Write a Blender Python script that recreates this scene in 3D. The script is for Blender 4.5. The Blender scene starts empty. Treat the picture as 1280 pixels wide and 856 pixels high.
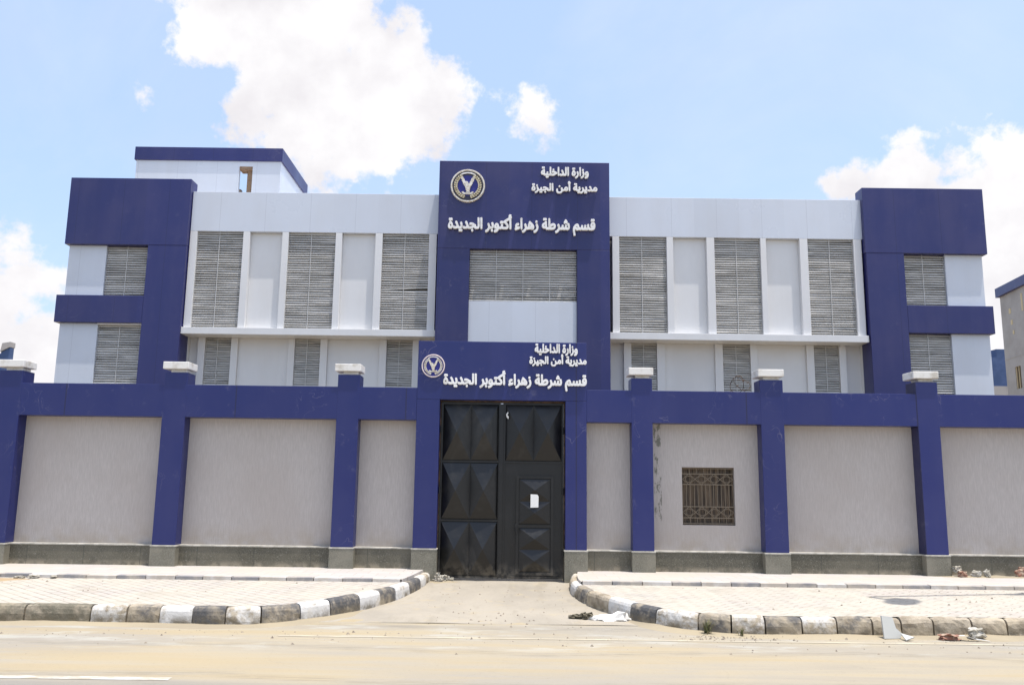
import bpy, bmesh, math, random
import numpy as np
from mathutils import Vector, Matrix

R = math.radians
random.seed(7)
SC = bpy.context.scene
COL = SC.collection

# ------------------------------------------------------------------ camera
cam = bpy.data.cameras.new("camera")
cam.sensor_width = 36.0
cam.lens = 1060 / 1280 * 36.0
cam.clip_start = 0.1
cam.clip_end = 3000
cam_o = bpy.data.objects.new("camera", cam)
COL.objects.link(cam_o)
pitch, roll = 0.16738, 0.01287
fw = Vector((0, math.cos(pitch), math.sin(pitch)))
rt = Vector((1, 0, 0))
up = rt.cross(fw)
r2 = rt * math.cos(roll) + up * math.sin(roll)
u2 = up * math.cos(roll) - rt * math.sin(roll)
mw = Matrix((r2, u2, -fw)).transposed().to_4x4()
mw.translation = Vector((0, -16.9, 1.9))
cam_o.matrix_world = mw
SC.camera = cam_o

# ------------------------------------------------------------------ world
SUN_DIR = Vector((0.17, -0.118, 1.0)).normalized()
SUN_EL = math.asin(SUN_DIR.z)
SUN_AZ = math.atan2(SUN_DIR.x, SUN_DIR.y)
# directions (unit vector) and angular radius of the cumulus puffs standing in the sky
BLOBS = [(-0.2904, 0.821, 0.4915, 0.0824), (-0.2112, 0.8422, 0.496, 0.0769), (-0.2313, 0.866, 0.4433, 0.0867),
 (-0.1546, 0.8751, 0.4586, 0.0707), (-0.1025, 0.8905, 0.4433, 0.0493), (-0.1653, 0.8998, 0.4038, 0.0808),
 (-0.234, 0.8874, 0.3972, 0.0613), (-0.2912, 0.8718, 0.394, 0.038), (-0.1124, 0.9134, 0.3913, 0.0455),
 (-0.1928, 0.9124, 0.361, 0.0448), (-0.3299, 0.8181, 0.471, 0.0441), (-0.2542, 0.8005, 0.5427, 0.1069),
 (0.0302, 0.9086, 0.4171, 0.034), (0.0100, 0.8992, 0.4374, 0.010), (-0.3889, 0.8292, 0.4016, 0.002),
 (-0.3789, 0.8166, 0.4354, -0.002), (-0.3636, 0.8533, 0.3738, -0.002), (0.4115, 0.8537, 0.3192, 0.0525),
 (0.4569, 0.8257, 0.331, 0.0322), (0.4936, 0.8041, 0.3314, 0.0374), (0.5149, 0.8051, 0.2944, 0.059),
 (0.4823, 0.8383, 0.2544, 0.0884), (0.5164, 0.839, 0.1714, 0.0972), (0.3622, 0.8733, 0.3257, 0.0278),
 (-0.4985, 0.8433, 0.2005, 0.048), (-0.5169, 0.8373, 0.1781, 0.055), (-0.4786, 0.8545, 0.2019, 0.044),
 (-0.4984, 0.8585, 0.1203, 0.0699), (-0.4606, 0.8758, 0.1445, 0.0456)]
W = bpy.data.worlds.new("World")
SC.world = W
W.use_nodes = True
nt = W.node_tree
bg = nt.nodes["Background"]
bg.inputs["Strength"].default_value = 0.15
sky = nt.nodes.new("ShaderNodeTexSky")
sky.sky_type = 'NISHITA'
sky.sun_disc = False
sky.sun_elevation = SUN_EL
sky.sun_rotation = SUN_AZ
sky.air_density = 1.0
sky.dust_density = 3.0
sky.ozone_density = 1.0


def wm(op, a, b=None, c=None, clamp=False):
    n = nt.nodes.new("ShaderNodeMath")
    n.operation = op
    n.use_clamp = clamp
    for i, v in enumerate((a, b, c)):
        if v is None:
            continue
        if isinstance(v, (int, float)):
            n.inputs[i].default_value = v
        else:
            nt.links.new(v, n.inputs[i])
    return n.outputs[0]


tc = nt.nodes.new("ShaderNodeTexCoord")
nz = nt.nodes.new("ShaderNodeVectorMath")
nz.operation = 'NORMALIZE'
nt.links.new(tc.outputs["Generated"], nz.inputs[0])
dvec = nz.outputs[0]


def wnoise(scale, detail, rough, off=0.0, dist=0.0):
    n = nt.nodes.new("ShaderNodeTexNoise")
    n.inputs["Scale"].default_value = scale
    n.inputs["Detail"].default_value = detail
    n.inputs["Roughness"].default_value = rough
    n.inputs["Distortion"].default_value = dist
    v = nt.nodes.new("ShaderNodeVectorMath")
    v.operation = 'ADD'
    v.inputs[1].default_value = (off, off * .7, off * 1.3)
    nt.links.new(dvec, v.inputs[0])
    nt.links.new(v.outputs[0], n.inputs["Vector"])
    return n.outputs[0]


mask = None
for (x, y, z, r) in BLOBS:
    d = nt.nodes.new("ShaderNodeVectorMath")
    d.operation = 'DISTANCE'
    nt.links.new(dvec, d.inputs[0])
    d.inputs[1].default_value = (x, y, z)
    # height above the puff's edge, in radians
    h = wm('SUBTRACT', r, d.outputs["Value"])
    if mask is None:
        mask = h
    else:
        n = nt.nodes.new("ShaderNodeMath")
        n.operation = 'SMOOTH_MAX'
        nt.links.new(mask, n.inputs[0])
        nt.links.new(h, n.inputs[1])
        n.inputs[2].default_value = 0.012
        mask = n.outputs[0]
n1 = wnoise(16, 9, 0.62)
n2 = wnoise(55, 6, 0.6, 3.1)
dens = wm('ADD', mask, wm('MULTIPLY', wm('SUBTRACT', n1, 0.5), 0.13))
dens = wm('ADD', dens, wm('MULTIPLY', wm('SUBTRACT', n2, 0.5), 0.045))
mr = nt.nodes.new("ShaderNodeMapRange")
mr.interpolation_type = 'SMOOTHSTEP'
mr.inputs["From Min"].default_value = -0.003
mr.inputs["From Max"].default_value = 0.022
nt.links.new(dens, mr.inputs["Value"])
cloud = mr.outputs[0]
# faint high veil
veil = nt.nodes.new("ShaderNodeMapRange")
veil.inputs["From Min"].default_value = 0.42
veil.inputs["From Max"].default_value = 0.8
veil.inputs["To Min"].default_value = 0.0
veil.inputs["To Max"].default_value = 0.25
nt.links.new(wnoise(3.2, 6, 0.6, 8.3, 0.6), veil.inputs["Value"])
cloud = wm('MAXIMUM', cloud, veil.outputs[0])
# brightness inside the cloud: thick billows go slightly grey-lilac
shade = nt.nodes.new("ShaderNodeMapRange")
shade.inputs["From Min"].default_value = 0.36
shade.inputs["From Max"].default_value = 0.62
nt.links.new(wnoise(11, 6, 0.55, 5.7), shade.inputs["Value"])
cc = nt.nodes.new("ShaderNodeMix")
cc.data_type = 'RGBA'
cc.inputs[6].default_value = (3.65, 3.55, 3.68, 1)
cc.inputs[7].default_value = (4.4, 4.35, 4.4, 1)
nt.links.new(shade.outputs[0], cc.inputs[0])
SKYMIX = nt.nodes.new("ShaderNodeMix")
SKYMIX.data_type = 'RGBA'
nt.links.new(cloud, SKYMIX.inputs[0])
# thin bright haze high in the air makes the blue pale
HZ = nt.nodes.new("ShaderNodeMix")
HZ.data_type = 'RGBA'
HZ.inputs[0].default_value = 0.40
nt.links.new(sky.outputs[0], HZ.inputs[6])
HZ.inputs[7].default_value = (3.1, 4.05, 5.7, 1)
nt.links.new(HZ.outputs[2], SKYMIX.inputs[6])
nt.links.new(cc.outputs[2], SKYMIX.inputs[7])
nt.links.new(SKYMIX.outputs[2], bg.inputs["Color"])

# ------------------------------------------------------------------ sun
sun = bpy.data.lights.new("sun", 'SUN')
sun.energy = 3.3
sun.angle = R(0.53)
sun.color = (1.0, 0.955, 0.89)
sun_o = bpy.data.objects.new("sun", sun)
COL.objects.link(sun_o)
sun_o.rotation_euler = (-SUN_DIR).to_track_quat('-Z', 'Y').to_euler()
sun_o.location = (5, -5, 30)

# ------------------------------------------------------------------ exposure
SC.view_settings.view_transform = 'Standard'
SC.view_settings.look = 'None'
SC.view_settings.exposure = 0.68
SC.view_settings.gamma = 1.0
SC.view_settings.use_curve_mapping = False


# ================================================================== materials
class Mat:
    """small node builder"""

    def __init__(s, name):
        s.m = bpy.data.materials.new(name)
        s.m.use_nodes = True
        s.t = s.m.node_tree
        s.b = s.t.nodes["Principled BSDF"]
        s.tc = s.t.nodes.new("ShaderNodeTexCoord")

    def link(s, a, b):
        s.t.links.new(a, b)

    def vec(s, scale=(1, 1, 1), src="Object", loc=(0, 0, 0), rot=(0, 0, 0)):
        n = s.t.nodes.new("ShaderNodeMapping")
        n.inputs["Scale"].default_value = scale
        n.inputs["Location"].default_value = loc
        n.inputs["Rotation"].default_value = rot
        s.link(s.tc.outputs[src], n.inputs[0])
        return n.outputs[0]

    def noise(s, scale, detail=4, rough=0.55, v=None, dist=0.0):
        n = s.t.nodes.new("ShaderNodeTexNoise")
        n.inputs["Scale"].default_value = scale
        n.inputs["Detail"].default_value = detail
        n.inputs["Roughness"].default_value = rough
        n.inputs["Distortion"].default_value = dist
        s.link(v if v is not None else s.tc.outputs["Object"], n.inputs["Vector"])
        return n.outputs[0]

    def geo_noise(s, scale, detail=4, rough=0.55, stretch=(1, 1, 1), dist=0.0):
        """noise in world coordinates"""
        g = s.t.nodes.new("ShaderNodeNewGeometry")
        n = s.t.nodes.new("ShaderNodeMapping")
        n.inputs["Scale"].default_value = stretch
        s.link(g.outputs["Position"], n.inputs[0])
        return s.noise(scale, detail, rough, n.outputs[0], dist)

    def pos(s):
        g = s.t.nodes.new("ShaderNodeNewGeometry")
        x = s.t.nodes.new("ShaderNodeSeparateXYZ")
        s.link(g.outputs["Position"], x.inputs[0])
        return x.outputs

    def math(s, op, a, b=None, c=None, clamp=False):
        n = s.t.nodes.new("ShaderNodeMath")
        n.operation = op
        n.use_clamp = clamp
        for i, v in enumerate((a, b, c)):
            if v is None:
                continue
            if isinstance(v, (int, float)):
                n.inputs[i].default_value = v
            else:
                s.link(v, n.inputs[i])
        return n.outputs[0]

    def ramp(s, v, lo, hi, a=0.0, b=1.0, smooth=True):
        n = s.t.nodes.new("ShaderNodeMapRange")
        if smooth:
            n.interpolation_type = 'SMOOTHSTEP'
        n.inputs["From Min"].default_value = lo
        n.inputs["From Max"].default_value = hi
        n.inputs["To Min"].default_value = a
        n.inputs["To Max"].default_value = b
        s.link(v, n.inputs["Value"])
        return n.outputs[0]

    def mix(s, f, a, b, mode='MIX'):
        n = s.t.nodes.new("ShaderNodeMix")
        n.data_type = 'RGBA'
        n.blend_type = mode
        for i, v in ((0, f), (6, a), (7, b)):
            if isinstance(v, (int, float)):
                n.inputs[i].default_value = v
            elif isinstance(v, tuple):
                n.inputs[i].default_value = (*v, 1) if len(v) == 3 else v
            else:
                s.link(v, n.inputs[i])
        return n.outputs[2]

    def color(s, c):
        if isinstance(c, tuple):
            s.b.inputs["Base Color"].default_value = (*c, 1)
        else:
            s.link(c, s.b.inputs["Base Color"])
        return s

    def rough(s, r):
        if isinstance(r, (int, float)):
            s.b.inputs["Roughness"].default_value = r
        else:
            s.link(r, s.b.inputs["Roughness"])
        return s

    def bump(s, h, strength=0.3, dist=0.01):
        n = s.t.nodes.new("ShaderNodeBump")
        n.inputs["Strength"].default_value = strength
        n.inputs["Distance"].default_value = dist
        s.link(h, n.inputs["Height"])
        s.link(n.outputs[0], s.b.inputs["Normal"])
        return s

    def spec(s, v):
        s.b.inputs["Specular IOR Level"].default_value = v
        return s

    def metal(s, v):
        s.b.inputs["Metallic"].default_value = v
        return s


def panel_sheet(name, base, dusty, joint, pitch, off=0.0, rough=0.3, spec=0.5, dust=0.35, vary=0.06, scuff=0.0, dusty2=(0.2, 0.19, 0.26)):
    """aluminium composite sheet: faint vertical joints, sheet to sheet variation, dust"""
    m = Mat(name)
    x, y, z = m.pos()
    u = m.math('DIVIDE', m.math('ADD', x, off), pitch)
    fr = m.math('FRACT', u)
    cell = m.math('FLOOR', u)
    wn = m.t.nodes.new("ShaderNodeTexWhiteNoise")
    wn.noise_dimensions = '1D'
    m.link(cell, wn.inputs["W"])
    var = m.ramp(wn.outputs[0], 0, 1, 1 - vary, 1 + vary, False)
    seam = m.math('LESS_THAN', m.math('ABSOLUTE', m.math('SUBTRACT', fr, 0.5)), 0.004)
    n = m.geo_noise(0.8, 5, 0.6)
    st = m.geo_noise(2.2, 5, 0.6, (1.0, 1.0, 0.16))
    dm = m.math('MULTIPLY', m.ramp(m.math('ADD', m.math('MULTIPLY', n, .5), m.math('MULTIPLY', st, .5)), 0.38, 0.66), dust)
    c = m.mix(dm, base, dusty)
    mul = m.t.nodes.new("ShaderNodeVectorMath")
    mul.operation = 'SCALE'
    m.link(c, mul.inputs[0])
    m.link(var, mul.inputs["Scale"])
    c = m.mix(m.math('MULTIPLY', seam, 0.75), mul.outputs[0], joint)
    if scuff:
        # fine pale scratches and rubbed dust where hands, ladders and hoses touched the sheet
        k = m.geo_noise(1.9, 3, .5, (1, 1, 1), .8)
        line = m.math('LESS_THAN', m.math('ABSOLUTE', m.math('SUBTRACT', k, .5)), .0035)
        where = m.ramp(m.geo_noise(.9, 3, .5), .52, .66)
        c = m.mix(m.math('MULTIPLY', m.math('MULTIPLY', line, where), scuff), c, dusty2)
        c = m.mix(m.math('MULTIPLY', m.ramp(m.geo_noise(3.4, 6, .7), .58, .74), scuff * .55), c, dusty2)
    m.color(c)
    m.rough(m.ramp(n, 0.3, 0.7, rough - .06, rough + .1))
    m.spec(spec)
    m.bump(m.geo_noise(0.9, 2, 0.4), 0.12, 0.03)
    return m.m


MT = {}
MT['blue'] = panel_sheet('navy_sheet', (0.018, 0.021, 0.112), (0.046, 0.044, 0.132), (0.012, 0.012, 0.05), 1.22, 0.13, 0.34, 0.5, 0.5, 0.10, 0.18)
MT['blue_wall'] = panel_sheet('navy_wall_sheet', (0.011, 0.0175, 0.118), (0.026, 0.031, 0.130), (0.012, 0.012, 0.05), 3.4, 0.4, 0.34, 0.5, 0.5, 0.07, 0.4)
MT['white'] = panel_sheet('white_sheet', (0.585, 0.62, 0.685), (0.535, 0.555, 0.595), (0.42, 0.44, 0.49), 1.22, 0.0, 0.32, 0.5, 0.5, 0.035)
MT['white_plain'] = panel_sheet('white_trim', (0.70, 0.695, 0.69), (0.62, 0.605, 0.59), (0.6, 0.6, 0.62), 90.0, 0.0, 0.35, 0.5, 0.5, 0.0)

m = Mat('stucco')
st = m.geo_noise(6.0, 6, 0.72, (11.0, 11.0, 0.8))
blot = m.geo_noise(0.55, 5, 0.6)
fine = m.geo_noise(60, 3, 0.6, (1, 1, .5))
c = m.mix(m.ramp(st, 0.34, 0.68), (0.420, 0.382, 0.356), (0.500, 0.460, 0.430))
c = m.mix(m.ramp(blot, 0.4, 0.68, 0, 0.5), c, (0.40, 0.352, 0.318))
x, y, z = m.pos()
low = m.math('MULTIPLY', m.ramp(z, 0.62, 1.25, 1, 0), m.ramp(m.geo_noise(3.0, 5, .6), .35, .65))
c = m.mix(m.math('MULTIPLY', low, .5), c, (0.36, 0.295, 0.22))
# black runs of soot on the bay with the window, beside its left post
sx = m.math('LESS_THAN', m.math('ABSOLUTE', m.math('SUBTRACT', x, 2.955)), 0.075)
sn = m.ramp(m.geo_noise(9.0, 4, 0.7, (1.2, 1, .5)), 0.50, 0.62)
sz = m.ramp(z, 1.0, 1.5, 0, 1)
c = m.mix(m.math('MULTIPLY', m.math('MULTIPLY', sx, sn), m.math('MULTIPLY', sz, .75)), c, (0.10, 0.11, 0.08))
m.color(c).rough(0.92).spec(0.15)
m.bump(m.math('ADD', st, m.math('MULTIPLY', fine, .5)), 0.35, 0.010)
MT['stucco'] = m.m

m = Mat('granite')
v = m.t.nodes.new("ShaderNodeTexVoronoi")
v.inputs["Scale"].default_value = 70
m.link(m.tc.outputs["Object"], v.inputs["Vector"])
c = m.mix(m.ramp(v.outputs["Distance"], 0.1, 0.7), (0.052, 0.047, 0.033), (0.112, 0.102, 0.074))
c = m.mix(m.ramp(m.geo_noise(45, 3, .7), .55, .72, 0, .8), c, (0.26, 0.25, 0.21))
x, y, z = m.pos()
c = m.mix(m.math('MULTIPLY', m.ramp(m.geo_noise(1.3, 5, .6), .42, .66), .45), c, (0.18, 0.162, 0.12))
c = m.mix(m.math('MULTIPLY', m.ramp(z, .29, .42, 1, 0), m.ramp(m.geo_noise(5, 4, .6), .4, .6, .15, .75)), c, (0.34, 0.29, 0.21))
seam = m.math('LESS_THAN', m.math('ABSOLUTE', m.math('SUBTRACT', m.math('FRACT', m.math('MULTIPLY', x, 0.9)), 0.5)), 0.006)
c = m.mix(m.math('MULTIPLY', seam, .6), c, (0.05, 0.05, 0.04))
m.color(c).rough(0.5).spec(0.4)
MT['granite'] = m.m
m = Mat('granite_foot')
v = m.t.nodes.new("ShaderNodeTexVoronoi")
v.inputs["Scale"].default_value = 70
m.link(m.tc.outputs["Object"], v.inputs["Vector"])
c = m.mix(m.ramp(v.outputs["Distance"], 0.1, 0.7), (0.105, 0.097, 0.072), (0.195, 0.182, 0.140))
c = m.mix(m.ramp(m.geo_noise(45, 3, .7), .52, .72, 0, .8), c, (0.30, 0.285, 0.235))
c = m.mix(m.math('MULTIPLY', m.ramp(m.geo_noise(2.3, 5, .6), .42, .66), .5), c, (0.27, 0.245, 0.19))
m.color(c).rough(0.5).spec(0.4)
MT['granite_foot'] = m.m

m = Mat('granite_edge')
m.color(m.mix(m.ramp(m.geo_noise(8, 4, .6), .4, .6), (0.36, 0.34, 0.29), (0.5, 0.47, 0.41))).rough(0.7)
MT['granite_edge'] = m.m

m = Mat('cap_paint')
c = m.mix(m.ramp(m.geo_noise(4, 5, .6), .45, .7), (0.72, 0.70, 0.66), (0.50, 0.46, 0.39))
m.color(c).rough(0.75).bump(m.geo_noise(25, 4, .6), .2, .01)
MT['cap'] = m.m

m = Mat('slat_metal')
n = m.geo_noise(2.0, 4, .6, (1.2, 1, 9))
c = m.mix(m.ramp(n, .36, .64), (0.50, 0.48, 0.445), (0.66, 0.635, 0.595))
m.color(c).rough(0.42).spec(0.5)
MT['slat'] = m.m
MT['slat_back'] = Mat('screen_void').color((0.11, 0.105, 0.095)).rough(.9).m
MT['rod'] = Mat('rod_metal').color((0.62, 0.61, 0.59)).rough(.5).m

m = Mat('gate_steel')
n = m.geo_noise(2.6, 6, .65)
n2 = m.geo_noise(1.1, 5, .6, (1, 1, .5), .8)
c = m.mix(m.ramp(n, .48, .72), (0.005, 0.005, 0.0055), (0.012, 0.0115, 0.011))
c = m.mix(m.ramp(n2, .54, .70, 0, .45), c, (0.06, 0.056, 0.05))
x, y, z = m.pos()
c = m.mix(m.math('MULTIPLY', m.ramp(z, .1, .5, .6, 0), m.ramp(m.geo_noise(6, 4, .6), .4, .62)), c, (0.17, 0.145, 0.11))
m.color(c).rough(m.ramp(n, .35, .65, .30, .44)).spec(.5)
m.bump(m.geo_noise(3.5, 3, .5), .06, .02)
MT['gate'] = m.m
MT['rust'] = Mat('rust_steel')
mm = MT['rust']
mm.color(mm.mix(mm.ramp(mm.geo_noise(9, 4, .6), .4, .65), (0.045, 0.03, 0.02), (0.13, 0.075, 0.04))).rough(.8)
MT['rust'] = mm.m
MT['paper'] = Mat('paper').color((0.78, 0.77, 0.74)).rough(.8).m
MT['rag'] = Mat('rag').color((0.66, 0.65, 0.62)).rough(.9).m

m = Mat('letter_white')
m.color(m.mix(m.ramp(m.geo_noise(7, 4, .6), .45, .7), (0.80, 0.79, 0.77), (0.62, 0.60, 0.56))).rough(.45)
MT['letter'] = m.m
m = Mat('emblem_metal')
m.color(m.mix(m.ramp(m.geo_noise(14, 3, .6), .4, .65), (0.78, 0.74, 0.66), (0.58, 0.5, 0.38))).rough(.42).metal(.25)
MT['silver'] = m.m
m = Mat('emblem_gold')
m.color(m.mix(m.ramp(m.geo_noise(14, 3, .6), .4, .65), (0.66, 0.58, 0.40), (0.42, 0.33, 0.18))).rough(.42).metal(.3)
MT['gold'] = m.m
MT['royal'] = Mat('emblem_blue').color((0.018, 0.018, 0.19)).rough(.4).m
MT['dark_blue'] = Mat('emblem_band').color((0.035, 0.033, 0.06)).rough(.4).m
MT['rim_pink'] = Mat('emblem_rim').color((0.74, 0.63, 0.60)).rough(.4).metal(.2).m
MT['copper'] = Mat('emblem_copper').color((0.62, 0.42, 0.33)).rough(.4).metal(.2).m


# ---- ground family
def sandy(m, amt_lo=.42, amt_hi=.62):
    return m.ramp(m.math('ADD', m.math('MULTIPLY', m.geo_noise(.5, 6, .62), .6), m.math('MULTIPLY', m.geo_noise(3.1, 5, .6), .4)), amt_lo, amt_hi)


SAND = (0.350, 0.296, 0.206)
m = Mat('sand')
c = m.mix(m.ramp(m.geo_noise(.3, 6, .6), .4, .65), SAND, (0.283, 0.240, 0.173))
m.color(c).rough(.95).spec(.1).bump(m.geo_noise(4, 6, .65), .4, .05)
MT['sand'] = m.m

m = Mat('dusty_asphalt')
x, y, z = m.pos()
streak = m.geo_noise(1.0, 6, .62, (.14, 1.5, 1))
blot = m.geo_noise(.42, 6, .62, (.5, 1, 1), .5)
grain = m.geo_noise(90, 3, .7)
dust = m.math('ADD', m.math('MULTIPLY', streak, .6), m.math('MULTIPLY', blot, .4))
# traffic keeps the far lane cleaner, the strip by the kerb stays under sand
lane = m.math('MULTIPLY', m.ramp(y, -8.9, -8.0, 1, 0), m.ramp(x, -4.0, 1.0, .30, .06))
cover = m.ramp(m.math('SUBTRACT', dust, lane), .26, .52, .34, 1.0)
asph = m.mix(m.ramp(grain, .35, .65), (0.17, 0.165, 0.16), (0.184, 0.180, 0.187))
sand = m.mix(m.ramp(blot, .38, .66), (0.378, 0.326, 0.238), (0.310, 0.281, 0.234))
sand = m.mix(m.ramp(streak, .46, .62, 0, .65), sand, (0.370, 0.296, 0.179))
c = m.mix(cover, asph, sand)
# pale spilled plaster along the gutter
pl = m.math('MULTIPLY', m.ramp(m.geo_noise(1.3, 5, .65, (.6, 1.6, 1)), .52, .64), m.ramp(y, -6.9, -6.2, 0, .55))
c = m.mix(pl, c, (0.418, 0.405, 0.358))
c = m.mix(m.ramp(grain, .62, .8, 0, .25), c, (0.163, 0.139, 0.112))
ck = m.t.nodes.new("ShaderNodeTexVoronoi")
ck.feature = 'DISTANCE_TO_EDGE'
ck.inputs["Scale"].default_value = .33
g = m.t.nodes.new("ShaderNodeNewGeometry")
ad = m.t.nodes.new("ShaderNodeVectorMath")
ad.operation = 'ADD'
nn = m.t.nodes.new("ShaderNodeTexNoise")
nn.inputs["Scale"].default_value = 1.7
nn.inputs["Detail"].default_value = 5
m.link(g.outputs["Position"], nn.inputs["Vector"])
m.link(g.outputs["Position"], ad.inputs[0])
m.link(nn.outputs["Color"], ad.inputs[1])
m.link(ad.outputs[0], ck.inputs["Vector"])
c = m.mix(m.math('MULTIPLY', m.math('LESS_THAN', ck.outputs["Distance"], .003), .06), c, (0.136, 0.118, 0.097))
# tyre tracks: slightly wandering bands along the road, and coarse grit
wob = m.math('ADD', y, m.math('MULTIPLY', m.geo_noise(.22, 3, .5, (1, .2, 1)), 1.6))
tr = m.math('ABSOLUTE', m.math('SUBTRACT', m.math('FRACT', m.math('MULTIPLY', wob, .62)), .5))
trk = m.math('MULTIPLY', m.ramp(tr, .02, .12, 1, 0), m.ramp(m.geo_noise(7, 5, .7, (.25, 3, 1)), .42, .62))
c = m.mix(m.math('MULTIPLY', trk, .42), c, (0.178, 0.158, 0.123))
grit2 = m.geo_noise(26, 5, .75)
c = m.mix(m.ramp(grit2, .56, .72, 0, .4), c, (0.175, 0.147, 0.106))
c = m.mix(m.ramp(grit2, .28, .40, .3, 0), c, (0.455, 0.406, 0.317))
m.color(c).rough(.93).spec(.15)
m.bump(m.math('ADD', m.math('MULTIPLY', grain, .5), m.math('ADD', streak, grit2)), .5, .014)
MT['road'] = m.m

m = Mat('driveway_concrete')
blot = m.geo_noise(.7, 6, .62, (1, .6, 1), .4)
grain = m.geo_noise(70, 3, .7)
c = m.mix(m.ramp(blot, .36, .66), (0.370, 0.329, 0.266), (0.310, 0.278, 0.227))
c = m.mix(m.ramp(m.geo_noise(2.4, 5, .6), .54, .7, 0, .5), c, (0.405, 0.336, 0.227))
c = m.mix(m.ramp(grain, .6, .8, 0, .25), c, (0.184, 0.160, 0.135))
grit2 = m.geo_noise(22, 5, .75)
c = m.mix(m.ramp(grit2, .56, .72, 0, .35), c, (0.175, 0.147, 0.110))
c = m.mix(m.ramp(m.geo_noise(1.1, 6, .65, (2.2, .5, 1)), .52, .68, 0, .4), c, (0.244, 0.215, 0.166))
m.color(c).rough(.93).spec(.15).bump(m.math('ADD', grain, grit2), .4, .01)
MT['drive'] = m.m

m = Mat('pavers')
br = m.t.nodes.new("ShaderNodeTexBrick")
g = m.t.nodes.new("ShaderNodeNewGeometry")
mp = m.t.nodes.new("ShaderNodeMapping")
mp.inputs["Rotation"].default_value = (0, 0, R(45))
m.link(g.outputs["Position"], mp.inputs[0])
m.link(mp.outputs[0], br.inputs["Vector"])
br.inputs["Scale"].default_value = 1.0
br.inputs["Brick Width"].default_value = .30
br.inputs["Row Height"].default_value = .15
br.inputs["Mortar Size"].default_value = .011
br.inputs["Mortar Smooth"].default_value = .3
br.inputs["Color1"].default_value = (0.453, 0.402, 0.358, 1)
br.inputs["Color2"].default_value = (0.406, 0.380, 0.345, 1)
br.inputs["Mortar"].default_value = (0.19, 0.16, 0.13, 1)
wn = m.t.nodes.new("ShaderNodeTexNoise")
wn.inputs["Scale"].default_value = 5.5
wn.inputs["Detail"].default_value = 2
m.link(g.outputs["Position"], wn.inputs["Vector"])
d = sandy(m, .36, .56)
c = m.mix(m.math('MULTIPLY', d, .5), br.outputs["Color"], (0.487, 0.449, 0.358))
c = m.mix(m.ramp(m.geo_noise(1.6, 5, .6), .52, .70, 0, .5), c, (0.325, 0.288, 0.232))
c = m.mix(m.ramp(wn.outputs[0], .5, .66, 0, .28), c, (0.297, 0.264, 0.218))
m.color(c).rough(.92).spec(.15)
m.bump(m.math('ADD', m.math('MULTIPLY', br.outputs["Fac"], -1.0), m.math('MULTIPLY', m.geo_noise(40, 3, .6), .4)), .3, .006)
MT['pavers'] = m.m

m = Mat('pale_strip')
br = m.t.nodes.new("ShaderNodeTexBrick")
g = m.t.nodes.new("ShaderNodeNewGeometry")
m.link(g.outputs["Position"], br.inputs["Vector"])
br.inputs["Scale"].default_value = 1.0
br.inputs["Brick Width"].default_value = .4
br.inputs["Row Height"].default_value = .4
br.inputs["Mortar Size"].default_value = .006
br.inputs["Color1"].default_value = (0.473, 0.436, 0.409, 1)
br.inputs["Color2"].default_value = (0.426, 0.397, 0.375, 1)
br.inputs["Mortar"].default_value = (0.322, 0.288, 0.252, 1)
c = m.mix(m.math('MULTIPLY', sandy(m), .7), br.outputs["Color"], (0.458, 0.413, 0.339))
m.color(c).rough(.92).spec(.15)
MT['strip'] = m.m


def kerb_mat(name, paint, wear_lo, wear_hi):
    m = Mat(name)
    conc = m.mix(m.ramp(m.geo_noise(5, 6, .65), .36, .64), (0.27, 0.225, 0.165), (0.43, 0.37, 0.285))
    conc = m.mix(m.ramp(m.geo_noise(60, 3, .7), .5, .7, 0, .5), conc, (0.2, 0.17, 0.13))
    x, y, z = m.pos()
    if paint:
        w = m.math('ADD', m.math('MULTIPLY', m.geo_noise(3.2, 6, .68), .62), m.math('MULTIPLY', m.geo_noise(15, 5, .65), .38))
        wear = m.ramp(w, wear_lo, wear_hi)
        c = m.mix(wear, paint, conc)
    else:
        c = conc
    # splash dirt towards the gutter
    dz = m.math('MULTIPLY', m.ramp(z, .03, .16, 1, 0), m.ramp(m.geo_noise(4.2, 6, .66), .36, .6))
    c = m.mix(m.math('MULTIPLY', dz, .85), c, (0.15, 0.125, 0.085))
    c = m.mix(m.math('MULTIPLY', m.ramp(m.geo_noise(2.3, 5, .6), .5, .68), .5), c, (0.50, 0.42, 0.30))
    m.color(c).rough(.88).spec(.2).bump(m.math('ADD', m.geo_noise(30, 5, .7), m.geo_noise(7, 4, .6)), .5, .015)
    return m.m


KM = {
    'white': kerb_mat('kerb_white', (0.60, 0.585, 0.56), .49, .66),
    'black': kerb_mat('kerb_black', (0.095, 0.094, 0.096), .46, .66),
    'worn white': kerb_mat('kerb_worn_white', (0.60, 0.58, 0.545), .42, .58),
    'worn black': kerb_mat('kerb_worn_black', (0.125, 0.12, 0.115), .40, .60),
    'bare': kerb_mat('kerb_bare', None, 0, 1),
    'grimy': kerb_mat('kerb_grimy', (0.155, 0.14, 0.105), .46, .66),
}
m = Mat('edging_white')
c = m.mix(m.ramp(m.geo_noise(2.6, 5, .65), .36, .60), (0.56, 0.53, 0.495), (0.45, 0.40, 0.34))
MT['edge_w'] = m.color(c).rough(.9).m
m = Mat('edging_grey')
c = m.mix(m.ramp(m.geo_noise(2.2, 5, .65), .42, .64), (0.24, 0.232, 0.235), (0.44, 0.39, 0.33))
MT['edge_g'] = m.color(c).rough(.9).m
m = Mat('line_paint')
c = m.mix(m.ramp(m.geo_noise(5, 6, .7, (.6, 1.6, 1)), .40, .60), (0.549, 0.543, 0.511), (0.392, 0.343, 0.260))
MT['line'] = m.color(c).rough(.85).m
m = Mat('edge_line_paint')
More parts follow.
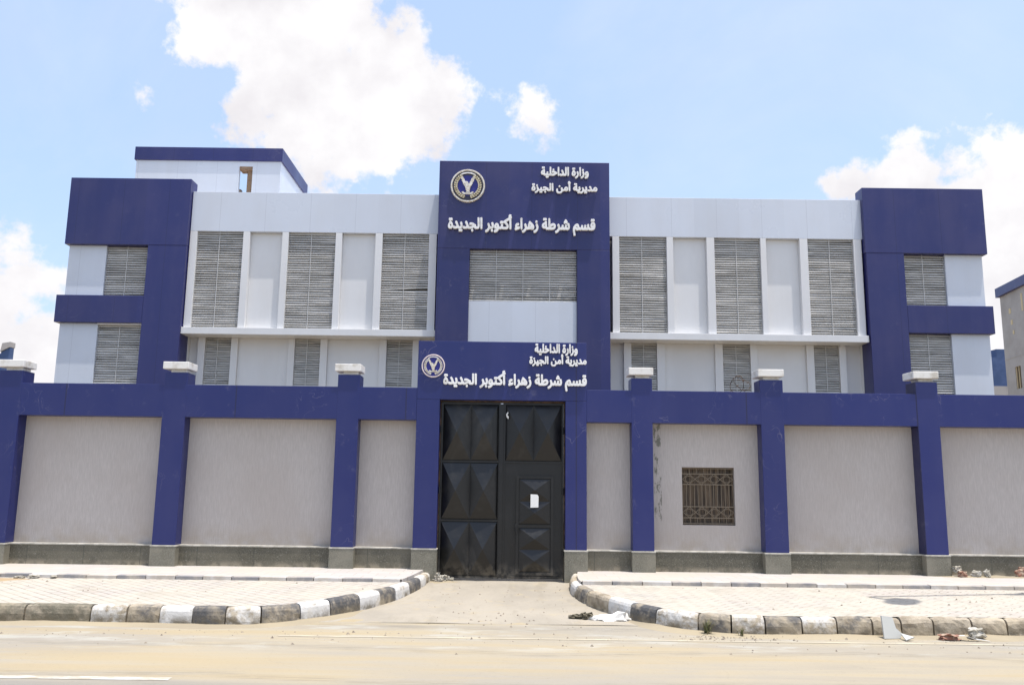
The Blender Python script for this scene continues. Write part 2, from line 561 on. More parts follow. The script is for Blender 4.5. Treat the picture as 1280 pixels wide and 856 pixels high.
c = m.mix(m.ramp(m.geo_noise(1.6, 6, .7, (.7, 2.2, 1)), .36, .52), (0.563, 0.495, 0.356), (0.414, 0.364, 0.271))
MT['edge_line'] = m.color(c).rough(.85).m

m = Mat('beige_render')
c = m.mix(m.ramp(m.geo_noise(.8, 5, .6), .4, .65), (0.37, 0.345, 0.33), (0.31, 0.285, 0.27))
MT['beige'] = m.color(c).rough(.9).m
MT['beige_dark'] = Mat('dark_brown').color((0.09, 0.06, 0.035)).rough(.9).m  # even dark brown for the neighbour's windows and the shutter backing
MT['patch'] = Mat('plaster_patch').color((0.55, 0.45, 0.28)).rough(.9).m
m = Mat('blue_paint')
c = m.mix(m.ramp(m.geo_noise(1.5, 4, .6), .4, .65), (0.035, 0.07, 0.17), (0.06, 0.10, 0.22))
MT['teal'] = m.color(c).rough(.6).m
m = Mat('raw_brick')
br = m.t.nodes.new("ShaderNodeTexBrick")
br.inputs["Scale"].default_value = 4.0
br.inputs["Color1"].default_value = (0.22, 0.13, 0.075, 1)
br.inputs["Color2"].default_value = (0.30, 0.19, 0.11, 1)
br.inputs["Mortar"].default_value = (0.25, 0.21, 0.17, 1)
m.link(m.vec((1, 1, 1), rot=(R(90), 0, 0)), br.inputs["Vector"])
MT['raw'] = m.color(br.outputs["Color"]).rough(.95).m
m = Mat('fired_brick')
c = m.mix(m.ramp(m.geo_noise(12, 4, .6), .42, .62), (0.27, 0.125, 0.085), (0.40, 0.30, 0.22))
MT['brick'] = m.color(c).rough(.95).bump(m.geo_noise(40, 4, .6), .4, .01).m
m = Mat('broken_concrete')
c = m.mix(m.ramp(m.geo_noise(12, 4, .6), .4, .62), (0.33, 0.30, 0.24), (0.47, 0.44, 0.385))
MT['rubble'] = m.color(c).rough(.95).bump(m.geo_noise(40, 4, .6), .5, .01).m
MT['grit'] = Mat('grit').color((0.26, 0.22, 0.165)).rough(.95).m
MT['grit_dark'] = Mat('grit_dark').color((0.17, 0.14, 0.11)).rough(.95).m
MT['tile'] = Mat('broken_tile').color((0.45, 0.45, 0.42)).rough(.6).m
MT['ash'] = Mat('burnt_litter').color((0.15, 0.13, 0.09)).rough(.95).m
MT['plastic'] = Mat('white_plastic').color((0.74, 0.72, 0.68)).rough(.6).m
m = Mat('weed_leaf')
c = m.mix(m.ramp(m.noise(6, 3), .4, .6), (0.07, 0.085, 0.03), (0.16, 0.14, 0.06))
MT['weed'] = m.color(c).rough(.8).m
MT['sandpile'] = Mat('orange_sand').color((0.36, 0.26, 0.15)).rough(.95).m
MT['lamp_metal'] = Mat('lamp_metal').color((0.35, 0.36, 0.37)).rough(.5).metal(.6).m
MT['lamp_glass'] = Mat('lamp_glass').color((0.7, 0.7, 0.68)).rough(.2).m
m = Mat('window_wood')
n = m.geo_noise(3, 4, .6, (8, 1, .5))
c = m.mix(m.ramp(n, .35, .65), (0.032, 0.021, 0.014), (0.135, 0.092, 0.055))
MT['wood'] = m.color(c).rough(.6).m
MT['iron'] = Mat('grille_iron').color((0.185, 0.145, 0.10)).rough(.6).m


# ================================================================== builders
class MB:
    def __init__(s):
        s.v, s.f, s.mi = [], [], []

    def box(s, x0, x1, y0, y1, z0, z1, mi=0):
        i = len(s.v)
        s.v += [(x0, y0, z0), (x1, y0, z0), (x1, y1, z0), (x0, y1, z0), (x0, y0, z1), (x1, y0, z1), (x1, y1, z1), (x0, y1, z1)]
        s.f += [tuple(i + k for k in q) for q in ((0, 3, 2, 1), (4, 5, 6, 7), (0, 1, 5, 4), (1, 2, 6, 5), (2, 3, 7, 6), (3, 0, 4, 7))]
        s.mi += [mi] * 6
        return s

    def poly(s, pts, mi=0):
        i = len(s.v)
        s.v += [tuple(p) for p in pts]
        s.f.append(tuple(range(i, i + len(pts))))
        s.mi.append(mi)
        return s

    def prism(s, pts, axis, a, b, mi=0):
        """pts: 2-D outline, extruded along axis 'y' (x,z outline) or 'z' (x,y outline); outline counter-clockwise seen from -y / +z"""
        i = len(s.v)
        n = len(pts)
        if axis == 'y':
            s.v += [(p[0], a, p[1]) for p in pts] + [(p[0], b, p[1]) for p in pts]
        else:
            s.v += [(p[0], p[1], b) for p in pts] + [(p[0], p[1], a) for p in pts]
        s.f.append(tuple(range(i, i + n)))
        s.f.append(tuple(range(i + 2 * n - 1, i + n - 1, -1)))
        for k in range(n):
            q = (k + 1) % n
            s.f.append((i + k, i + n + k, i + n + q, i + q))
        s.mi += [mi] * (n + 2)
        return s

    def tube(s, a, b, r0, r1=None, seg=8, mi=0, cap=True):
        a, b = Vector(a), Vector(b)
        r1 = r0 if r1 is None else r1
        d = (b - a).normalized()
        u = d.orthogonal().normalized()
        w = d.cross(u)
        i = len(s.v)
        for (p, r) in ((a, r0), (b, r1)):
            for k in range(seg):
                t = 2 * math.pi * k / seg
                s.v.append(tuple(p + u * (r * math.cos(t)) + w * (r * math.sin(t))))
        for k in range(seg):
            q = (k + 1) % seg
            s.f.append((i + k, i + q, i + seg + q, i + seg + k))
            s.mi.append(mi)
        if cap:
            s.f.append(tuple(range(i + seg - 1, i - 1, -1)))
            s.f.append(tuple(range(i + seg, i + 2 * seg)))
            s.mi += [mi, mi]
        return s

    def path(s, pts, r, seg=6, mi=0):
        for a, b in zip(pts, pts[1:]):
            s.tube(a, b, r, r, seg, mi)
        return s

    def build(s, name, mats, parent=None, bevel=0.0, smooth=False, loc=None):
        me = bpy.data.meshes.new(name)
        o = bpy.data.objects.new(name, me)
        vs = s.v
        if parent is not None:
            pl = WL[parent.name]
        else:
            pl = Vector((0, 0, 0))
        org = Vector(loc) if loc is not None else pl
        vs = [(x - org.x, y - org.y, z - org.z) for x, y, z in vs]
        me.from_pydata(vs, [], s.f)
        for mt in (mats if isinstance(mats, (list, tuple)) else [mats]):
            me.materials.append(mt)
        me.polygons.foreach_set("material_index", s.mi)
        if smooth:
            me.polygons.foreach_set("use_smooth", [True] * len(me.polygons))
        me.update()
        COL.objects.link(o)
        if parent is not None:
            o.parent = parent
        o.location = org - pl
        WL[o.name] = org.copy()
        if bevel:
            b = o.modifiers.new("bevel", 'BEVEL')
            b.width = bevel
            b.segments = 2
            b.limit_method = 'ANGLE'
            b.harden_normals = False
        return o


WL = {}     # world location of every object, by name


def thing(name, label, cat, loc, group=None, parent=None):
    o = bpy.data.objects.new(name, None)
    o.empty_display_size = 0.2
    COL.objects.link(o)
    o.location = loc
    WL[o.name] = Vector(loc)
    o['label'] = label
    o['category'] = cat
    if group:
        o['group'] = group
    return o


def tag(o, label, cat, group=None, kind=None):
    if kind:
        o['kind'] = kind
    if label:
        o['label'] = label
    if cat:
        o['category'] = cat
    if group:
        o['group'] = group
    return o


def struct(o, label=None):
    o['kind'] = 'structure'
    if label:
        o['label'] = label
        o['category'] = label.split()[-1]
    return o


def subdivided_sheet(x0, x1, y0, y1, z, nx, ny, fn=None):
    mb = MB()
    for j in range(ny + 1):
        for i in range(nx + 1):
            x = x0 + (x1 - x0) * i / nx
            y = y0 + (y1 - y0) * j / ny
            mb.v.append((x, y, z + (fn(x, y) if fn else 0)))
    for j in range(ny):
        for i in range(nx):
            a = j * (nx + 1) + i
            mb.f.append((a, a + 1, a + nx + 2, a + nx + 1))
            mb.mi.append(0)
    return mb


def catmull(P, step=0.04):
    out = []
    P = [Vector((*p, 0)) for p in P]
    Q = [P[0] * 2 - P[1]] + P + [P[-1] * 2 - P[-2]]
    for i in range(1, len(Q) - 2):
        a, b, c, d = Q[i - 1:i + 3]
        n = max(2, int((c - b).length / step))
        for k in range(n):
            t = k / n
            out.append(0.5 * ((2 * b) + (c - a) * t + (2 * a - 5 * b + 4 * c - d) * t * t + (3 * b - a - 3 * c + d) * t ** 3))
    out.append(P[-1])
    return out


# ================================================================== ground, road, pavements
ground = MB()
ground.poly([(-900, -900, -0.02), (900, -900, -0.02), (900, 900, -0.02), (-900, 900, -0.02)])
struct(ground.build('ground', MT['sand']), 'wide flat sandy ground')
road = subdivided_sheet(-90, 90, -26, -4.3, 0.0, 60, 12)
struct(road.build('road', MT['road']), 'sand covered grey asphalt road')
mb = subdivided_sheet(-7.4, -3.30, -8.24, -8.12, 0.004, 20, 1)
struct(mb.build('road_marking', MT['line']), 'worn white lane line at the near edge of the road')
mb = subdivided_sheet(-2.9, 11.5, -5.76, -5.69, 0.004, 40, 1)
struct(mb.build('road_marking', MT['edge_line']), 'faded cream edge line along the gutter')

LP = [(-1.50, 0.12), (-1.60, -0.93), (-1.71, -1.73), (-1.85, -2.46), (-2.03, -2.95), (-2.26, -3.49), (-2.57, -4.16), (-2.92, -4.63),
      (-3.35, -4.94), (-3.82, -5.02), (-4.4, -5.02), (-6.0, -4.98), (-12.0, -4.96), (-24.0, -4.96)]
RP = [(1.20, 0.12), (1.12, -0.7), (1.10, -1.45), (1.15, -2.1), (1.27, -2.75), (1.47, -3.35), (1.74, -4.05), (2.06, -4.63), (2.5, -5.03),
      (2.95, -5.22), (3.45, -5.27), (4.4, -5.26), (6.0, -5.18), (12.0, -5.12), (24.0, -5.12)]
LC = catmull(LP)
RC = catmull(RP)


def arclen(C):
    s = [0.0]
    for a, b in zip(C, C[1:]):
        s.append(s[-1] + (b - a).length)
    return s


LS, RS = arclen(LC), arclen(RC)


def at_s(C, S, s):
    s = min(max(s, 0), S[-1])
    i = min(int(np.searchsorted(S, s)), len(S) - 1)
    i = max(i, 1)
    t = (s - S[i - 1]) / max(1e-6, S[i] - S[i - 1])
    p = C[i - 1].lerp(C[i], t)
    j0, j1 = max(0, i - 4), min(len(C) - 1, i + 3)
    d = (C[j1] - C[j0]).normalized()
    return p, d


def nearest_s(C, S, p):
    p = Vector((*p, 0))
    k = min(range(len(C)), key=lambda i: (C[i] - p).length)
    return S[k]


# driveway: follows both kerbs, rises a little to the gate
mb = MB()
rows = []
n = 26
for i in range(n + 1):
    y = -4.6 + 5.4 * i / n
    xl = min((p for p in LC if p.x > -6), key=lambda p: abs(p.y - max(min(y, .1), -4.6))).x
    xr = min((p for p in RC if p.x < 6), key=lambda p: abs(p.y - max(min(y, .1), -4.6))).x
    if y > 0.1:
        xl, xr = -1.40, 1.06
    z = 0.004 + 0.07 * max(0, min(1, (y + 3.2) / 3.2))
    rows.append((xl - .05 * (y < .1), xr + .05 * (y < .1), y, z))
for (xl, xr, y, z) in rows:
    for k in range(9):
        mb.v.append((xl + (xr - xl) * k / 8, y, z + 0.006 * math.sin(k * 1.7 + y * 2.1) * (0.2 if y > -.2 else 1)))
for j in range(n):
    for k in range(8):
        a = j * 9 + k
        mb.f.append((a, a + 1, a + 10, a + 9))
        mb.mi.append(0)
struct(mb.build('driveway', MT['drive'], smooth=True), 'dusty concrete driveway ramp to the gate')


def pavement(C, side, name, label):
    """front strip of pavers inside the kerb, top z .235; back strip of pale slabs, top z .285"""
    inner = []
    for i, p in enumerate(C):
        d = (C[min(i + 1, len(C) - 1)] - C[max(i - 1, 0)]).normalized()
        nrm = Vector((-d.y, d.x, 0)) * side     # towards the pavement
        inner.append(p + nrm * 0.14)
    EY = -1.75
    front = [p for p in inner if p.y < EY]
    xe = front[-1].x
    p0 = front[0]
    mb = MB()
    outline = [(p0.x, EY)] + [(p.x, p.y) for p in front] + [(xe, EY)]
    if side > 0:
        outline = outline[::-1]
    if side < 0:
        pass
    # triangulate as strips: every kerb point to the edging line
    pts = [(p.x, p.y) for p in front]
    top = .235
    for a, b in zip(pts, pts[1:]):
        q = [(a[0], a[1], top), (b[0], b[1], top), (b[0], EY, top), (a[0], EY, top)]
        if abs(a[0] - b[0]) < 1e-5:
            continue
        mb.poly(q if (b[0] > a[0]) else q[::-1])
    struct(mb.build(name, MT['pavers']), label)
    back = [p for p in inner if p.y >= EY - .001]
    mb = MB()
    x_in = [(p.x, p.y) for p in back]
    x_far = xe
    top = .285
    for a, b in zip(x_in, x_in[1:]):
        q = [(a[0], a[1], top), (b[0], b[1], top), (x_far, b[1], top), (x_far, a[1], top)]
        mb.poly(q)
    # up to the wall
    ly = x_in[0][1]
    mb.poly([(x_in[0][0], ly, top), (x_far, ly, top), (x_far, 0.5, top), (x_in[0][0], 0.5, top)])
    struct(mb.build(name, MT['strip']), label.replace('herringbone pavers inside the kerb', 'pale slabs along the foot of the wall'))
    mb = MB()
    for a, b in zip(x_in, x_in[1:]):
        q = [(a[0], a[1], .15), (b[0], b[1], .15), (b[0], b[1], top), (a[0], a[1], top)]
        mb.poly(q)
    struct(mb.build('pavement', MT['strip']), label.replace('of herringbone pavers inside the kerb', 'edge of pale slabs rising just above the kerb'))
    # flush edging of grey and white blocks
    mb = MB()
    k = 0
    x = p0.x + side * -0.0
    sgn = 1 if xe > p0.x else -1
    x = p0.x + sgn * .02
    while abs(x) < 16:
        ln = 0.50 + random.uniform(-.03, .03)
        a, b = x, x + sgn * (ln - .012)
        dz = random.uniform(-.006, .008)
        mb.box(min(a, b), max(a, b), EY - .012, EY + .13, .2, .297 + dz, k % 2)
        x += sgn * ln
        k += 1
    struct(mb.build('pavement_edging', [MT['edge_w'], MT['edge_g']], bevel=.006), 'low edging of grey and white blocks across the ' + ('left' if side < 0 else 'right') + ' pavement')


pavement(LC, -1, 'pavement', 'left pavement of herringbone pavers inside the kerb')
pavement(RC, 1, 'pavement', 'right pavement of herringbone pavers inside the kerb')

ORD = ['first', 'second', 'third', 'fourth', 'fifth', 'sixth', 'seventh', 'eighth', 'ninth', 'tenth', 'eleventh', 'twelfth', 'thirteenth',
       'fourteenth', 'fifteenth', 'sixteenth', 'seventeenth', 'eighteenth', 'nineteenth', 'twentieth', 'twenty-first', 'twenty-second',
       'twenty-third', 'twenty-fourth', 'twenty-fifth', 'twenty-sixth', 'twenty-seventh', 'twenty-eighth', 'twenty-ninth', 'thirtieth']
from mathutils import noise as mnoise


def kerb_stone(C, S, s0, s1, side, kind, wear):
    prof = [(0.0, -.04), (0.0, .05), (.004, .13), (.012, .185), (.03, .222), (.055, .24), (.09, .247), (.13, .247), (.155, .243), (.16, .2), (.16, -.04)]
    n = max(4, int((s1 - s0) / .06))
    mb = MB()
    jit = random.uniform(-.008, .008)
    jz = random.uniform(-.010, .006)
    ph = random.uniform(0, 100)
    for i in range(n + 1):
        s = s0 + (s1 - s0) * i / n
        p, d = at_s(C, S, s)
        nrm = Vector((-d.y, d.x, 0)) * side
        e = min(i, n - i) / n
        end = (1 - min(1, e * 9)) * (.003 + wear * .017)
        for (o, z) in prof:
            q = p + nrm * (o + jit)
            nz_ = mnoise.fractal(Vector((q.x * 5 + ph, q.y * 5, z * 8)), .8, 2.1, 4)
            dd = (nz_ * .018) * wear + end * (1 if .0 < z < .25 and o < .1 else .3)
            q = q + nrm * (dd if o < .1 else 0)
            mb.v.append((q.x, q.y, z + (jz - abs(nz_) * .022 * wear - end * .7) * (z > .1)))
    m_ = len(prof)
    for i in range(n):
        for k in range(m_ - 1):
            a = i * m_ + k
            q = (a, a + m_, a + m_ + 1, a + 1)
            mb.f.append(q if side < 0 else q[::-1])
            mb.mi.append(0)
    q = tuple(range(m_))
    mb.f.append(q if side < 0 else q[::-1])
    q = tuple(n * m_ + k for k in range(m_))
    mb.f.append(q[::-1] if side < 0 else q)
    mb.mi += [0, 0]
    p, d = at_s(C, S, (s0 + s1) / 2)
    o = mb.build('kerb_stone', KM[kind], loc=(p.x, p.y, 0))
    return o


def kerb(C, S, bounds, kinds, side, where, far):
    ss = [nearest_s(C, S, b) for b in bounds]
    ss[0] = 0
    i = 0
    while at_s(C, S, ss[-1])[0].x * (1 if far > 0 else -1) < abs(far):
        ss.append(ss[-1] + (.5 if far > 0 else .85) + random.uniform(-.05, .06))
    for i in range(len(ss) - 1):
        kind = kinds[i] if i < len(kinds) else ('bare' if far > 0 else 'grimy')
        wear = {'white': .25, 'black': .25, 'worn white': .7, 'worn black': .8, 'bare': 1.0, 'grimy': .6}[kind]
        gap = .006 if kind in ('white', 'black') else .011
        o = kerb_stone(C, S, ss[i] + gap, ss[i + 1] - gap, side, kind, wear)
        adj = {'white': 'white painted', 'black': 'black painted', 'worn white': 'chipped white', 'worn black': 'chipped black', 'bare': 'bare worn concrete', 'grimy': 'grimy unpainted'}[kind]
        tag(o, '%s kerb stone, %s from the gate along the %s kerb' % (adj, ORD[i] if i < len(ORD) else 'last', where), 'kerb stone', 'kerb stones along the road and driveway')
    # the rest of the kerb, far outside
    mb = MB()
    p, d = at_s(C, S, ss[-1])
    x0, x1 = sorted((p.x, 24 * (1 if far > 0 else -1)))
    mb.box(x0, x1, p.y, p.y + .16, -.04, .24)
    struct(mb.build('kerb', KM['bare'], bevel=.02), 'plain concrete kerb continuing beyond the %s end' % where)


LB = [(-1.50, .12), (-1.55, -.42), (-1.60, -.93), (-1.71, -1.73), (-1.85, -2.46), (-2.03, -2.95), (-2.26, -3.49), (-2.57, -4.16), (-2.9, -4.62), (-3.33, -4.94),
      (-3.82, -5.02), (-4.27, -5.02), (-4.72, -5.02), (-5.18, -5.0), (-5.66, -4.99)]
LK = ['worn white', 'white', 'black', 'white', 'black', 'white', 'black', 'white', 'worn black', 'worn white', 'black', 'white', 'worn black', 'worn white']
RB = [(1.20, .12), (1.13, -.55), (1.10, -1.15), (1.13, -1.87), (1.25, -2.65), (1.5, -3.45), (1.76, -4.1), (2.04, -4.61), (2.54, -5.05), (2.95, -5.22), (3.42, -5.27),
      (3.89, -5.27), (4.35, -5.26), (4.84, -5.24), (5.25, -5.22), (5.68, -5.2), (6.17, -5.17), (6.64, -5.16)]
RK = ['worn white', 'bare', 'white', 'worn black', 'bare', 'white', 'black', 'worn white', 'worn black', 'worn white', 'worn black', 'worn white', 'worn black', 'bare', 'bare', 'bare', 'bare']
kerb(LC, LS, LB, LK, -1, 'left', -9.5)
kerb(RC, RS, RB, RK, 1, 'right', 9.5)

# ================================================================== perimeter wall
PZ = 0.285      # pavement level at the wall
BEAM0, BEAM1 = 3.17, 3.815


def boundary_wall(name, label, posts, xa, xb, window=None):
    t = thing(name, label, 'wall', ((xa + xb) / 2, 0, 0))
    # beam
    mb = MB().box(xa, xb, 0.004, .40, BEAM0, BEAM1)
    mb.build('beam', MT['blue_wall'], t, bevel=.006)
    edges = [xa] + [e for p in posts for e in p] + [xb]
    bays = list(zip(edges[0::2], edges[1::2]))
    for (a, b) in bays:
        if b - a < .05:
            continue
        has = window and a < window[0] and b > window[1]
        mb = MB()
        if has:
            x0, x1, z0, z1 = window
            mb.box(a, x0, .30, .50, .60, BEAM0)
            mb.box(x1, b, .30, .50, .60, BEAM0)
            mb.box(x0, x1, .30, .50, .60, z0)
            mb.box(x0, x1, .30, .50, z1, BEAM0)
        else:
            mb.box(a, b, .30, .50, .60, BEAM0)
        mb.build('wall_panel', MT['stucco'], t)
        pl = MB().box(a, b, .17, .52, .0, .655).build('plinth', MT['granite'], t)
        MB().box(a, b, .155, .299, .657, .685).build('coping', MT['granite_edge'], pl, bevel=.004)
    for (a, b) in posts:
        p = MB().box(a, b, 0, .42, .685, 4.06).build('pilaster', MT['blue_wall'], t, bevel=.008)
        MB().box(a - .018, b + .018, -.02, .44, .0, .655).build('base_block', MT['granite_foot'], p, bevel=.006)
        MB().box(a - .024, b + .024, -.026, .44, .657, .684).build('base_cap', MT['granite_edge'], p, bevel=.004)
        c = MB()
        c.box(a + .09, b - .05, .06, .36, 4.06, 4.125)
        c.box(a - .05 + random.uniform(-.02, .02), b + .02, -.05, .44, 4.127, 4.27)
        c.build('cap', MT['cap'], p, bevel=.012)
    return t


LPOST = [(-13.7, -13.25), (-10.27, -9.80), (-6.95, -6.49), (-3.48, -3.04)]
RPOST = [(2.40, 2.82), (4.98, 5.44), (8.10, 8.54), (11.6, 12.05), (14.9, 15.35)]
wall_l = boundary_wall('boundary_wall', 'grey stucco boundary wall with navy posts running left from the gate', LPOST, -17.0, -1.885)
WIN = (3.44, 4.49, 1.18, 2.315)
wall_r = boundary_wall('boundary_wall', 'grey stucco boundary wall with a barred window running right from the gate', RPOST, 1.505, 17.0, WIN)

# barred window in the right wall
x0, x1, z0, z1 = WIN
wf = MB()
wf.box(x0, x0 + .04, .40, .46, z0, z1).box(x1 - .05, x1, .40, .46, z0, z1)
wf.box(x0 + .04, x1 - .05, .40, .46, z0, z0 + .05).box(x0 + .04, x1 - .05, .40, .46, z1 - .05, z1)
win = wf.build('window', MT['wood'], wall_r)
mb = MB()
nb = 9
for k in range(nb):
    a = x0 + .04 + (x1 - x0 - .09) * k / nb
    b = x0 + .04 + (x1 - x0 - .09) * (k + 1) / nb
    off = random.uniform(0, .03)
    mb.box(a + .003, b - .003, .43 + off, .47 + off, z0 + .05, z1 - .05)
mb.build('shutter', MT['wood'], win)
MB().box(x0, x1, .481, .495, z0, z1).build('backing', MT['beige_dark'], win)
gr = MB()
gy = .355
zt1, zt0 = z1 - .13, z1 - .34
zb1, zb0 = z0 + .36, z0 + .14
for z in (z1 - .02, zt1, zt0, zb1, zb0, z0 + .03):
    gr.box(x0 + .01, x1 - .01, gy - .006, gy + .006, z - .008, z + .008)
for k in range(14):
    x = x0 + .02 + (x1 - x0 - .04) * k / 13
    gr.tube((x, gy + .012, zb1), (x, gy + .012, zt0), .007, seg=6)
for k in range(8):
    x = x0 + .02 + (x1 - x0 - .04) * k / 7
    gr.tube((x, gy + .012, zt1), (x, gy + .012, z1 - .02), .006, seg=6)
    gr.tube((x, gy + .012, z0 + .03), (x, gy + .012, zb0), .006, seg=6)
for (za, zb) in ((zt0, zt1), (zb0, zb1)):
    w = (x1 - x0 - .04) / 4
    for k in range(4):
        c_ = x0 + .02 + w * (k + .5)
        zm = (za + zb) / 2
        hw, hh = w / 2, (zb - za) / 2
        D_ = [(c_ - hw, zm), (c_, zm + hh), (c_ + hw, zm), (c_, zm - hh)]
        for i in range(4):
            a, b = D_[i], D_[(i + 1) % 4]
            gr.tube((a[0], gy, a[1]), (b[0], gy, b[1]), .007, seg=6)
        ring = [(c_ + hw * .55 * math.cos(t), gy - .008, zm + hh * .6 * math.sin(t)) for t in [2 * math.pi * i / 14 for i in range(15)]]
        gr.path(ring, .006, 5)
gr.build('grille', MT['iron'], win)

# coil of wire on top of the right wall
mb = MB()
pts = []
for i in range(60):
    t = i / 59
    a = t * 2 * math.pi * 2.3 + .4
    rr = .15 + .045 * math.sin(a * 1.7)
    pts.append((4.62 + rr * math.cos(a) * .95 + .14 * (t - .5), .2 + .1 * math.sin(a * .5), 3.83 + max(0, .16 + rr * math.sin(a) * .85)))
mb.path(pts, .006, 5)
for k in range(9):
    p = pts[3 + k * 6]
    mb.tube((p[0] - .03, p[1], p[2] - .025), (p[0] + .03, p[1], p[2] + .03), .005, seg=5)
tag(mb.build('wire_coil', MT['rust'], loc=(4.62, .2, 3.83)), 'rusty coil of wire lying on the wall beam above the barred window', 'wire coil')

# ================================================================== gateway
gw = thing('gateway', 'navy panelled gateway around the black gate, taller than the wall', 'gateway', (-.18, 0, 0))
MB().box(-1.885, 1.505, -.004, .52, 3.585, 4.765).build('lintel', MT['blue_wall'], gw, bevel=.006)
for (a, b) in ((-1.885, -1.425), (1.085, 1.505)):
    j = MB().box(a, b, -.004, .52, .685, 3.582).build('jamb', MT['blue_wall'], gw, bevel=.006)
    MB().box(a - .018, b + .018, -.03, .54, 0, .655).build('base_block', MT['granite_foot'], j, bevel=.006)
    MB().box(a - .024, b + .024, -.036, .54, .657, .684).build('base_cap', MT['granite_edge'], j, bevel=.004)

# ================================================================== steel gate
GY = .175
gate = thing('steel_gate', 'black steel double gate with pressed pyramid panels and a wicket door', 'gate', (-.17, GY, .1))


def pyramids(mb, x0, x1, z0, z1, nx, nz, y, h):
    for i in range(nx):
        for j in range(nz):
            a, b = x0 + (x1 - x0) * i / nx, x0 + (x1 - x0) * (i + 1) / nx
            c, d = z0 + (z1 - z0) * j / nz, z0 + (z1 - z0) * (j + 1) / nz
            ap = ((a + b) / 2, y - h, (c + d) / 2)
            A, B, C, D = (a, y, c), (b, y, c), (b, y, d), (a, y, d)
            for q in ((A, B, ap), (B, C, ap), (C, D, ap), (D, A, ap)):
                mb.poly(q)


gx0, gxm, gx1 = -1.395, -.17, 1.055
mb = MB()       # left leaf
mb.box(gx0, gxm - .04, GY + .02, GY + .05, .12, 3.54)
for (za, zb) in ((.155, 1.20), (1.24, 2.35), (2.39, 3.51)):
    pyramids(mb, gx0 + .036, gxm - .075, za, zb, 2, 1, GY + .018, .17)
for z in (.12, 1.202, 2.352, 3.512):
    mb.box(gx0, gxm - .04, GY - .006, GY + .018, z, z + .036)
mb.box(gx0, gx0 + .034, GY - .004, GY + .017, .157, 3.511)
mb.box(gxm - .073, gxm - .04, GY - .004, GY + .017, .157, 3.511)
leaf = mb.build('leaf', MT['gate'], gate)
mb = MB()       # right leaf: two pyramids on top, plain sheet round the wicket
mb.box(gxm + .01, gx1, GY + .02, GY + .05, .12, 3.54)
pyramids(mb, gxm + .065, gx1 - .036, 2.39, 3.51, 2, 1, GY + .018, .17)
for z in (2.352, 3.512):
    mb.box(gxm + .01, gx1, GY - .006, GY + .018, z, z + .036)
mb.box(gxm + .01, gx1, GY - .015, GY + .018, .12, .165)
mb.box(gxm + .01, gxm + .063, GY - .004, GY + .017, .167, 3.511)
mb.box(gx1 - .034, gx1, GY - .004, GY + .017, .167, 3.511)
leaf = mb.build('leaf', MT['gate'], gate)
wk0, wk1, wz0, wz1 = .12, .86, .19, 2.10
mb = MB()
mb.box(wk0, wk1, GY - .004, GY + .016, wz0, wz1)
for (a, b, c, d) in ((wk0, wk0 + .05, wz0, wz1), (wk1 - .05, wk1, wz0, wz1)):
    mb.box(a, b, GY - .03, GY - .005, c, d)
for z in (wz0, 1.10, wz1 - .05):
    mb.box(wk0 + .051, wk1 - .051, GY - .028, GY - .005, z, z + .05)
pyramids(mb, wk0 + .06, wk1 - .06, wz0 + .06, 1.09, 1, 2, GY - .006, .085)
pyramids(mb, wk0 + .06, wk1 - .06, 1.16, wz1 - .06, 1, 2, GY - .006, .085)
wicket = mb.build('wicket_door', MT['gate'], gate)
MB().box(wk0 - .02, wk0 + .04, GY - .05, GY - .031, 1.0, 1.16).build('lock_plate', MT['gate'], wicket, bevel=.004)
mb = MB().tube((wk0 + .012, GY - .05, 1.10), (wk0 + .012, GY - .095, 1.10), .010).tube((wk0 + .012, GY - .092, 1.10), (wk0 + .012, GY - .092, .98), .011)
mb.build('handle', MT['gate'], wicket)
mb = MB()
mb.box(gxm - .055, gxm + .02, GY - .035, GY - .016, .13, 3.52)
mb.build('closing_bar', MT['gate'], gate)
mb = MB()
mb.box(-1.424, 1.084, GY + .01, GY + .06, 3.545, 3.584)
mb.box(-1.424, -1.40, GY + .012, GY + .058, .08, 3.543).box(1.06, 1.084, GY + .012, GY + .058, .08, 3.543)
mb.build('gate_frame', MT['rust'], gate)
for (xx) in (-1.40, 1.05):
    for z in (.6, 1.8, 3.0):
        MB().tube((xx, GY - .012, z - .07), (xx, GY - .012, z + .07), .022, seg=10).build('hinge', MT['gate'], gate)

# paper notice stuck on the wicket
mb = MB()
mb.prism([(.405, 1.485), (.56, 1.49), (.563, 1.70), (.54, 1.74), (.405, 1.745)], 'y', GY - .097, GY - .093)
tag(mb.build('paper_notice', MT['paper'], loc=(.48, GY - .075, 1.49)), 'blank white paper notice stuck on the wicket door of the gate', 'notice')
mb = MB()
pts = [(-.10, 3.31), (-.07, 3.36), (-.05, 3.35), (-.075, 3.30), (-.045, 3.27), (-.05, 3.22), (-.085, 3.25)]
mb.prism(pts[::-1], 'y', GY - .06, GY - .045)
tag(mb.build('rag', MT['rag'], loc=(-.075, GY - .05, 3.28)), 'small white rag tied at the top of the closing bar', 'rag')


# ================================================================== writing
FORMS = {'\u0627': (0xFE8D, 0xFE8E), '\u0623': (0xFE83, 0xFE84), '\u0629': (0xFE93, 0xFE94), '\u062f': (0xFEA9, 0xFEAA),
         '\u0631': (0xFEAD, 0xFEAE), '\u0632': (0xFEAF, 0xFEB0), '\u0648': (0xFEED, 0xFEEE), '\u0621': (0xFE80,)}
for ch, b in zip('\u0628\u062a\u062c\u062e\u0633\u0634\u0637\u0642\u0643\u0644\u0645\u0646\u0647\u064a',
                 (0xFE8F, 0xFE95, 0xFE9D, 0xFEA5, 0xFEB1, 0xFEB5, 0xFEC1, 0xFED5, 0xFED9, 0xFEDD, 0xFEE1, 0xFEE5, 0xFEE9, 0xFEF1)):
    FORMS[ch] = (b, b + 1, b + 2, b + 3)


